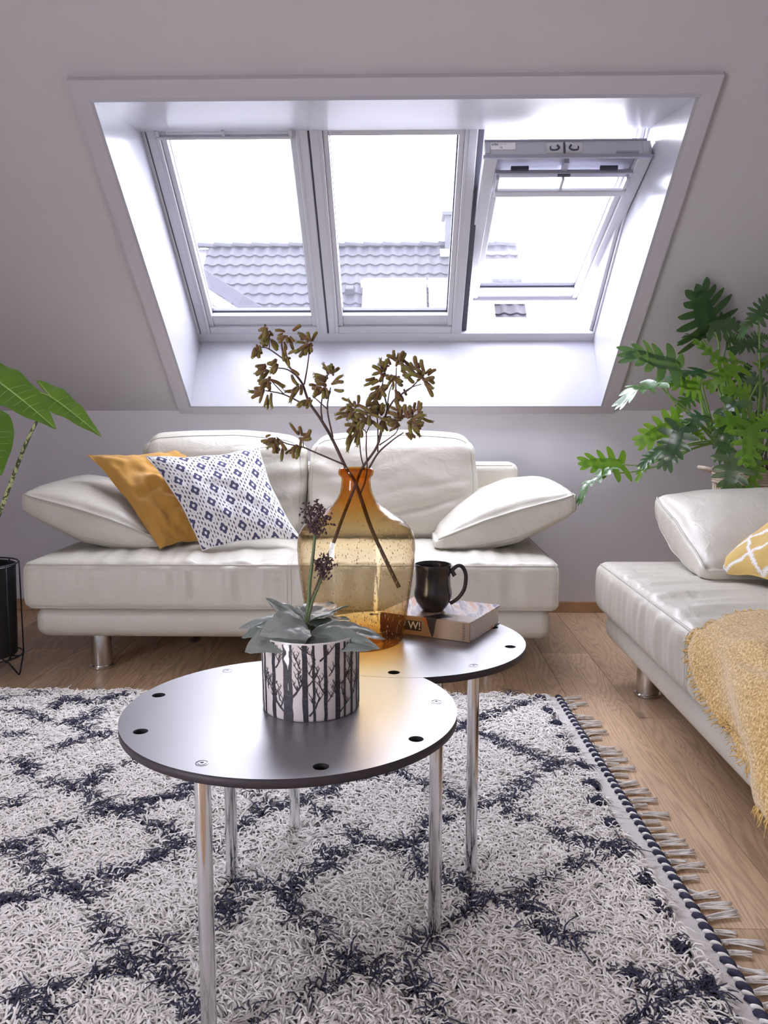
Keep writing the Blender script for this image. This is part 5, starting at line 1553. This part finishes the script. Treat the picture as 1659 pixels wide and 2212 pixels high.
# ------------------------------------------------------------------ cut-leaf philodendron in a seagrass basket
BX, BY, BR = 1.555, 3.60, .19
ph = Thing('potted_philodendron', 'large cut-leaf philodendron in a woven seagrass basket behind the right sofa', 'plant', (BX, BY, 0))
BT = .775
bk = ph.part('basket', Geo().lathe([(0, .004), (.15, .004), (.158, .02), (BR - .006, BT - .01), (BR - .016, BT - .01), (.145, .02), (0, .016)], 48, (BX, BY, 0)), M['basket'], smooth=True, sharp=.7)
g = Geo()
for z in np.arange(.03, BT - .17, .02):
    r_ = .158 + (BR - .158) * z / BT + .001
    g.tube([(BX + r_ * math.cos(a), BY + r_ * math.sin(a), z) for a in np.linspace(0, 2 * math.pi, 40, endpoint=False)], .0042, 5, closed=True)
for k in range(64):
    a = k * 2 * math.pi / 64
    g.tube([(BX + (.160 + (BR - .157) * z / BT) * math.cos(a), BY + (.160 + (BR - .157) * z / BT) * math.sin(a), z) for z in (.02, BT * .5, BT - .06)], .0035, 5)
ph.part('basket_weave', g, M['basket_pale'], bk, smooth=True, kind='stuff')
for k_ in range(6):
    z = BT - .055 + k_ * .011
    ph.part('rim_coil', Geo().tube([(BX + (BR + .003) * math.cos(a), BY + (BR + .003) * math.sin(a), z + .001 * math.sin(a * 30 + k_)) for a in np.linspace(0, 2 * math.pi, 72, endpoint=False)], .0065, 6, closed=True), M['basket_pale'], bk, smooth=True)
for sg in (-1, 1):
    hp_ = spline([(BX + sg * (BR - .002), BY - .07, BT - .015), (BX + sg * (BR + .055), BY - .05, BT + .004), (BX + sg * (BR + .07), BY, BT + .006), (BX + sg * (BR + .055), BY + .05, BT + .004), (BX + sg * (BR - .002), BY + .07, BT - .015)], 6)
    ph.part('basket_handle', Geo().tube(hp_, .0085, 8), M['basket_pale'], bk, smooth=True)
ph.part('soil', Geo().lathe([(BR - .018, BT - .05), (.08, BT - .035), (0, BT - .03)], 24, (BX, BY, 0)), M['soil'], smooth=True)

def cutleaf(nl=6, seed=0, curl=.3):
    """deeply lobed leaf, unit length along +y, face up +z"""
    r = random.Random(seed); g = Geo()
    def lift(x, y): return -.16 * (y ** 2) + .10 * abs(x) - .22 * x * x + .02 * math.sin(9 * y + seed)
    def P(x, y): return (x, y, lift(x, y) * curl / .3)
    # midrib band
    ys = np.linspace(-.02, .93, 14); hw = [.13 * math.sin(math.pi * min(1, .14 + .86 * t)) ** .6 + .02 for t in np.linspace(0, 1, 14)]
    for y, w in zip(ys, hw): g.v += [P(-w, y), P(0, y), P(w, y)]
    for i in range(13):
        for k_ in range(2): g.f.append((i * 3 + k_, i * 3 + k_ + 1, i * 3 + k_ + 4, i * 3 + k_ + 3))
    for sg in (-1, 1):
        for i in range(nl):
            t = i / (nl - 1)
            y0 = .02 + .80 * t
            L_ = (.50 - .26 * t) * (.86 if i == 0 else 1) * r.uniform(.9, 1.08)
            an = math.radians(-28 + 82 * t + r.uniform(-6, 6))              # basal lobes point back, upper ones forward
            wd = .078 * (1 - .28 * t)
            bx = sg * .05; cx, cy = bx, y0
            pts = []
            for k_ in range(7):
                q = k_ / 6; a = an + .35 * q
                pts.append((cx, cy, a, wd * (1.18 - .25 * q) * (1 if q < .8 else .8 if q < .95 else .28)))
                cx += sg * math.cos(a) * L_ / 6; cy += math.sin(a) * L_ / 6
            o = len(g.v)
            for (x_, y_, a, w) in pts:
                nx_, ny_ = -sg * math.sin(a), math.cos(a)
                for s_ in (-1, 0, 1):
                    v = P(x_ + nx_ * w * s_, y_ + ny_ * w * s_); g.v.append((v[0], v[1], v[2] - (.012 if s_ == 0 else 0)))
            for k_ in range(6):
                for s_ in range(2): g.f.append((o + k_ * 3 + s_, o + k_ * 3 + s_ + 1, o + k_ * 3 + s_ + 4, o + k_ * 3 + s_ + 3))
    # end lobe
    o = len(g.v)
    for y, w in ((.84, .085), (.93, .075), (1.0, .045), (1.04, .008)): g.v += [P(-w, y), P(0, y), P(w, y)]
    for i in range(3):
        for k_ in range(2): g.f.append((o + i * 3 + k_, o + i * 3 + k_ + 1, o + i * 3 + k_ + 4, o + i * 3 + k_ + 3))
    return g
LM = {}
for s_ in range(4):
    LM[('o', s_)] = make_mesh('leaf', cutleaf(6, s_, (.25, .5, .8, 1.1)[s_]), M['philo'], smooth=True)
    LM[('y', s_)] = make_mesh('leaf', cutleaf(6 if s_ % 2 else 5, s_ + 7, (.2, .4, .6, .9)[s_]), M['philo_young'], smooth=True)
def c8(x, y): return (1200 + x * .2984, 600 + y * .2984)
def under_slope(px, y):
    """keep clear of the sloping ceiling"""
    while True:
        p = at_y(*px, y)
        if p[2] < KNEE_Z + (WALL_Y - p[1]) * TAN - .10 or y < 3: return p
        y -= .02
def place_leaf(b, t, yb, yt, wid, nv, kind, var, parent, T):
    B = under_slope(c8(*b), yb); E_ = under_slope(c8(*t), yt)
    ax = Vector(E_ - B); L_ = ax.length; ax.normalize()
    nv = Vector(nv); nv = (nv - ax * nv.dot(ax)).normalized(); sd = ax.cross(nv)
    m = Matrix((sd, ax, nv)).transposed().to_4x4(); m.translation = Vector(B - T.loc)
    o = link('leaf', LM[(kind, var)], parent); o.matrix_local = m @ Matrix.Diagonal((L_ * wid * 1.32, L_ * 1.1, L_ * 1.1, 1))
    return B
CROWN = [at_y(*c8(1170, 1185), 3.50), at_y(*c8(1440, 1330), 3.52), at_y(*c8(1490, 1300), 3.62)]
UPV = (0, -.35, 1)
# base px, tip px, depth of base and tip, width factor, normal, kind, variant, stalk bend points (px) and crown index
PL = [((1100, 395), (1062, 118), 3.72, 3.70, 1.0, (-.1, -1, .15), 'o', 0, [(1185, 470), (1180, 800)], 1), ((1130, 350), (1345, 330), 3.76, 3.72, .95, (.1, -1, .4), 'o', 1, [(1180, 480), (1200, 800)], 1),
      ((1060, 420), (950, 395), 3.70, 3.62, .6, (-.2, -.6, .9), 'o', 2, [(1150, 600)], 1), ((890, 655), (588, 505), 3.40, 3.32, .80, (.25, -1, .75), 'o', 1, [(810, 790), (860, 900), (1000, 1020)], 0),
      ((765, 765), (492, 775), 3.42, 3.36, .75, (-.1, -.28, 1), 'o', 2, [(800, 830), (960, 960)], 0), ((1100, 690), (872, 655), 3.45, 3.38, .8, (-.1, -.35, 1), 'o', 1, [(1050, 800), (1080, 1000)], 0),
      ((1190, 600), (1030, 455), 3.40, 3.42, .9, (.4, -.8, .9), 'y', 0, [(1180, 640), (1060, 720), (1045, 860), (1110, 1100)], 0), ((1195, 590), (1400, 600), 3.42, 3.4, .7, (.1, -.4, 1), 'y', 1, [(1170, 660), (1060, 740)], 0),
      ((1030, 790), (860, 740), 3.46, 3.42, .9, (.1, -1, .4), 'y', 1, [(1060, 850), (1120, 1050)], 0), ((480, 1352), (215, 1330), 3.38, 3.34, .85, (.05, -1, .75), 'y', 0, [(640, 1355), (820, 1290), (960, 1205)], 0),
      ((378, 1398), (150, 1500), 3.34, 3.30, .6, (-.3, -.1, 1), 'o', 2, [(520, 1410), (780, 1350), (1000, 1235)], 0), ((880, 1060), (635, 1165), 3.44, 3.40, .85, (.2, -1, .5), 'y', 1, [(1000, 1030), (1110, 1000)], 0),
      ((900, 1095), (790, 1335), 3.30, 3.27, .85, (-.4, -.9, .6), 'o', 1, [(960, 1060), (1060, 1010)], 0), ((865, 1045), (895, 940), 3.46, 3.48, .9, (.1, -1, .3), 'y', 0, [(920, 1060)], 0),
      ((1310, 1270), (1250, 1545), 3.28, 3.27, .95, (-.35, -.9, .6), 'o', 1, [(1260, 1200)], 0), ((1420, 1075), (1400, 1330), 3.22, 3.18, 1.05, (.1, -1, .5), 'y', 0, [(1460, 1180), (1480, 1260)], 1),
      ((1415, 1070), (1245, 1010), 3.26, 3.2, .9, (.1, -1, .45), 'y', 2, [(1450, 1150)], 1), ((1290, 930), (1175, 1225), 3.34, 3.28, .55, (-.5, -.8, .5), 'o', 2, [(1380, 910), (1430, 830), (1480, 790)], 1),
      ((1300, 930), (1155, 1030), 3.30, 3.3, .6, (-.2, -.6, 1), 'o', 1, [(1380, 915)], 1), ((1310, 640), (1150, 750), 3.50, 3.46, 1.0, (.1, -1, .45), 'y', 2, [(1330, 800), (1380, 1000)], 1),
      ((1395, 840), (1255, 800), 3.42, 3.4, .9, (.0, -1, .5), 'y', 1, [(1420, 960)], 1), ((1380, 850), (1430, 700), 3.50, 3.5, .9, (.2, -1, .3), 'o', 0, [(1410, 960)], 1), ((1465, 285), (1560, 140), 3.45, 3.45, .9, (.2, -.9, .6), 'o', 1, [(1475, 450), (1480, 800)], 2),
      ((1462, 285), (1345, 345), 3.45, 3.40, .6, (-.2, -.4, 1), 'o', 2, [(1475, 450)], 2), ((1450, 470), (1335, 470), 3.68, 3.62, .9, (.0, -.9, .7), 'o', 2, [(1490, 700)], 2), ((1440, 440), (1540, 420), 3.7, 3.7, .9, (.0, -1, .4), 'o', 1, [(1490, 700)], 2),
      ((1050, 1000), (935, 1085), 3.38, 3.34, .85, (-.2, -.6, .9), 'o', 1, [(1110, 1010)], 0), ((1010, 840), (905, 925), 3.52, 3.5, .9, (.0, -1, .4), 'o', 0, [(1060, 920)], 0), ((970, 1085), (1070, 1150), 3.42, 3.4, .9, (.0, -1, .5), 'y', 1, [(1040, 1070)], 0),
      ((770, 1245), (635, 1325), 3.40, 3.36, .7, (-.2, -.6, .8), 'o', 1, [(860, 1240), (1000, 1210)], 0), ((680, 1330), (580, 1430), 3.42, 3.4, .5, (-.2, -.5, .8), 'y', 2, [(780, 1300)], 0), ((1500, 1060), (1580, 970), 3.25, 3.2, .9, (.1, -1, .5), 'y', 1, [(1500, 1180)], 1),
      ((1470, 640), (1560, 600), 3.55, 3.55, .9, (.1, -.9, .6), 'y', 0, [(1490, 800)], 2), ((1430, 760), (1560, 830), 3.6, 3.6, 1, (.1, -1, .4), 'o', 0, [(1460, 900)], 2), ((1240, 460), (1330, 430), 3.8, 3.8, 1, (.1, -1, .3), 'o', 0, [(1230, 700)], 1),
      ((1330, 720), (1400, 640), 3.72, 3.7, 1, (.1, -1, .3), 'o', 0, [(1380, 900)], 2), ((1210, 740), (1320, 850), 3.62, 3.6, 1, (0, -1, .3), 'o', 1, [(1250, 950)], 1), ((1440, 1000), (1530, 1080), 3.5, 3.48, 1, (.2, -1, .3), 'o', 0, [(1460, 1150)], 1), ((1250, 1080), (1300, 1200), 3.5, 3.5, .9, (0, -1, .4), 'o', 1, [(1220, 1130)], 0),
      ((1470, 1340), (1390, 1560), 3.30, 3.27, .5, (-.2, -1, .4), 'y', 1, [(1480, 1310)], 1), ((1560, 520), (1640, 700), 3.5, 3.5, 1, (.2, -1, .4), 'o', 1, [(1540, 800)], 2), ((1600, 900), (1680, 1050), 3.4, 3.4, 1, (.2, -1, .4), 'o', 0, [(1560, 1100)], 2), ((1600, 300), (1720, 250), 3.5, 3.5, 1, (.2, -1, .5), 'o', 1, [(1570, 700)], 2)]
stalks = 0
for (b, t, yb, yt, wd, nv, kd, var, bend, ci) in PL:
    B = place_leaf(b, t, yb, yt, wd, nv, kd, var, ph.o, ph)
    C_ = CROWN[ci] + rng.normal(size=3) * .012
    pts = [B] + [under_slope(c8(*q), B[1] + (C_[1] - B[1]) * (k_ + 1) / (len(bend) + 1)) for k_, q in enumerate(bend)] + [C_]
    sp = spline(pts, 6)
    ph.part('stalk', Geo().tube(sp, np.linspace(.0028, .0046, len(sp)), 6), M['philo_stem'], smooth=True)
for k_ in range(26):                                    # dry leaf sheaths at the crown
    c = np.array([BX + rng.uniform(-.07, .07), BY + rng.uniform(-.12, .05), BT - .04]); e = c + np.array([rng.normal() * .03, rng.normal() * .03, .07 + .07 * rng.random()])
    ph.part('sheath', Geo().tube([c, (c + e) / 2 + rng.normal(size=3) * .008, e], [.006, .005, .002], 5), M['twig'], smooth=True)
for ci in range(3):
    ph.part('stem', Geo().tube([CROWN[ci], (CROWN[ci] * .4 + np.array([BX, BY, BT]) * .6), (BX, BY, BT - .05)], [.008, .011, .014], 8), M['philo_stem'], smooth=True)

# ------------------------------------------------------------------ alocasia in a black pot on a wire stand
AX, AY2, AR = -1.628, 3.10, .128
al_ = Thing('potted_alocasia', 'arrow-leaved alocasia with mottled stalks in a black metal pot', 'plant', (AX, AY2, .075))
al_.part('pot', Geo().lathe([(0, .078), (AR - .010, .078), (AR - .008, .082), (AR, .425), (AR + .003, .429), (AR, .432), (AR - .004, .429), (AR - .010, .10), (0, .098)], 56, (AX, AY2, 0)), M['black_metal'], smooth=True, sharp=.8)
al_.part('soil', Geo().lathe([(AR - .005, .395), (.05, .405), (0, .408)], 24, (AX, AY2, 0)), M['soil'], smooth=True)
wire = Thing('plant_stand', 'thin black wire stand holding the black pot beside the sofa', 'plant stand', (AX, AY2, 0))
for z, nm in ((.437, 'top_ring'), (.073, 'lower_ring')):
    wire.part(nm, Geo().tube([(AX + (AR + .010) * math.cos(a), AY2 + (AR + .010) * math.sin(a), z) for a in np.linspace(0, 2 * math.pi, 48, endpoint=False)], .0032, 6, closed=True), M['black_metal'], smooth=True)
wire.part('cross_bar', Geo().tube([(AX - AR - .01, AY2, .073), (AX + AR + .01, AY2, .073)], .0032, 6).tube([(AX, AY2 - AR - .01, .073), (AX, AY2 + AR + .01, .073)], .0032, 6), M['black_metal'], smooth=True)
for k in range(8):
    a = math.radians(22 + 45 * k); r_ = AR + .012
    wire.part('upright', Geo().tube([(AX + r_ * math.cos(a), AY2 + r_ * math.sin(a), .07), (AX + r_ * math.cos(a), AY2 + r_ * math.sin(a), .44)], .0026, 6), M['black_metal'], smooth=True)
for k in range(4):
    a = math.radians(-6 + 90 * k); r_ = AR + .012; d_ = .035
    c = lambda b, z, q=r_: (AX + q * math.cos(b), AY2 + q * math.sin(b), z)
    wire.part('hairpin_leg', Geo().tube(spline([c(a - .42, .073), c(a - .05, .008), c(a, .0035), c(a + .05, .008), c(a + .42, .073)], 5), .0032, 6), M['black_metal'], smooth=True)

def arrowleaf(L_, W, lobe, curl, seed=0):
    """arrow-head blade in its own plane: tip at +y, stalk joins at the origin, two lobes point back"""
    g = Geo(); n = 18
    def z(x, y): return .16 * abs(x) - .10 * y * y / L_ * curl - .12 * x * x / W + .006 * math.sin(14 * y / L_ + seed) * abs(x) / W
    for sg in (-1, 1):
        rows = []
        for i in range(n + 1):
            t = i / n
            y = t * L_; w = W * (1 - t) ** .78 * (1 + .25 * math.sin(math.pi * t)) if t < 1 else 0
            rows.append([(sg * w * k / 6, y) for k in range(7)])
        for i in range(1, 9):                            # lobe
            t = i / 8; y = -lobe * t
            w1 = W * (1 - .10 * t - .55 * t ** 3); w0 = W * .16 * t + W * .30 * t ** 3
            if t == 1: w0 = w1 = (w0 + w1) / 2
            rows.insert(0, [(sg * (w0 + (w1 - w0) * k / 6), y) for k in range(7)])
        o = len(g.v)
        for r_ in rows: g.v += [(x_, y_, z(x_, y_)) for x_, y_ in r_]
        for i in range(len(rows) - 1):
            for k in range(6):
                q = (o + i * 7 + k, o + i * 7 + k + 1, o + (i + 1) * 7 + k + 1, o + (i + 1) * 7 + k); g.f.append(q if sg > 0 else q[::-1])
    return g, z
def put_arrow(att, tip, nv, W, lobe, curl, stalk, seed=0):
    att, tip = np.asarray(att), np.asarray(tip)
    ax = Vector(tip - att); L_ = ax.length; ax.normalize(); nv = Vector(nv); nv = (nv - ax * nv.dot(ax)).normalized(); sd = ax.cross(nv)
    m = Matrix((sd, ax, nv)).transposed().to_4x4(); m.translation = Vector(att - al_.loc)
    g, zf = arrowleaf(L_, W, lobe, curl, seed)
    lf = link('leaf', make_mesh('leaf', g, M['aloc'], smooth=True), al_.o); lf.matrix_local = m
    vg = Geo()
    vg.tube([(0, y, zf(0, y) + .0008) for y in np.linspace(-.0, L_ * .97, 14)], np.linspace(.0026, .0006, 14), 5)
    for sg in (-1, 1):
        vg.tube([(sg * W * .42 * t + .0, -lobe * .85 * t, zf(W * .42 * t, -lobe * t) + .0008) for t in np.linspace(0, 1, 8)], np.linspace(.002, .0006, 8), 5)
        for i in range(1, 6):
            y0 = L_ * .13 * i; w = W * (1 - (i * .15)) ** .8 * .95
            vg.tube([(sg * w * t, y0 + .25 * w * t, zf(w * t, y0 + .25 * w * t) + .0006) for t in np.linspace(0, 1, 6)], np.linspace(.0011, .0004, 6), 4)
    ve = link('vein', make_mesh('vein', vg, M['aloc_vein'], smooth=True), lf)
    sp = spline(stalk + [att], 8)
    al_.part('stalk', Geo().tube(sp, np.linspace(.011, .0045, len(sp)), 8), M['zebra'], smooth=True)
P_ = lambda x, y, d: at_y(x, y, d)
put_arrow(P_(110, 857, 2.72), P_(217, 932, 2.62), (.15, -.75, .8), .046, .105, 1.0, [np.array([AX + .01, AY2 - .02, .40]), P_(-45, 1230, 2.98), P_(6, 1090, 2.86), P_(60, 950, 2.76)], 1)
put_arrow(P_(4, 830, 2.42), P_(121, 916, 2.36), (.3, -.70, .8), .068, .15, 1.0, [np.array([AX - .01, AY2 - .03, .40]), P_(-170, 1150, 2.8), P_(-70, 960, 2.55)], 2)
put_arrow(P_(-25, 920, 2.75), P_(2, 1020, 2.65), (.45, -.9, .4), .075, .08, 1.0, [np.array([AX - .03, AY2, .40]), P_(-120, 1150, 2.9), P_(-90, 990, 2.8)], 3)
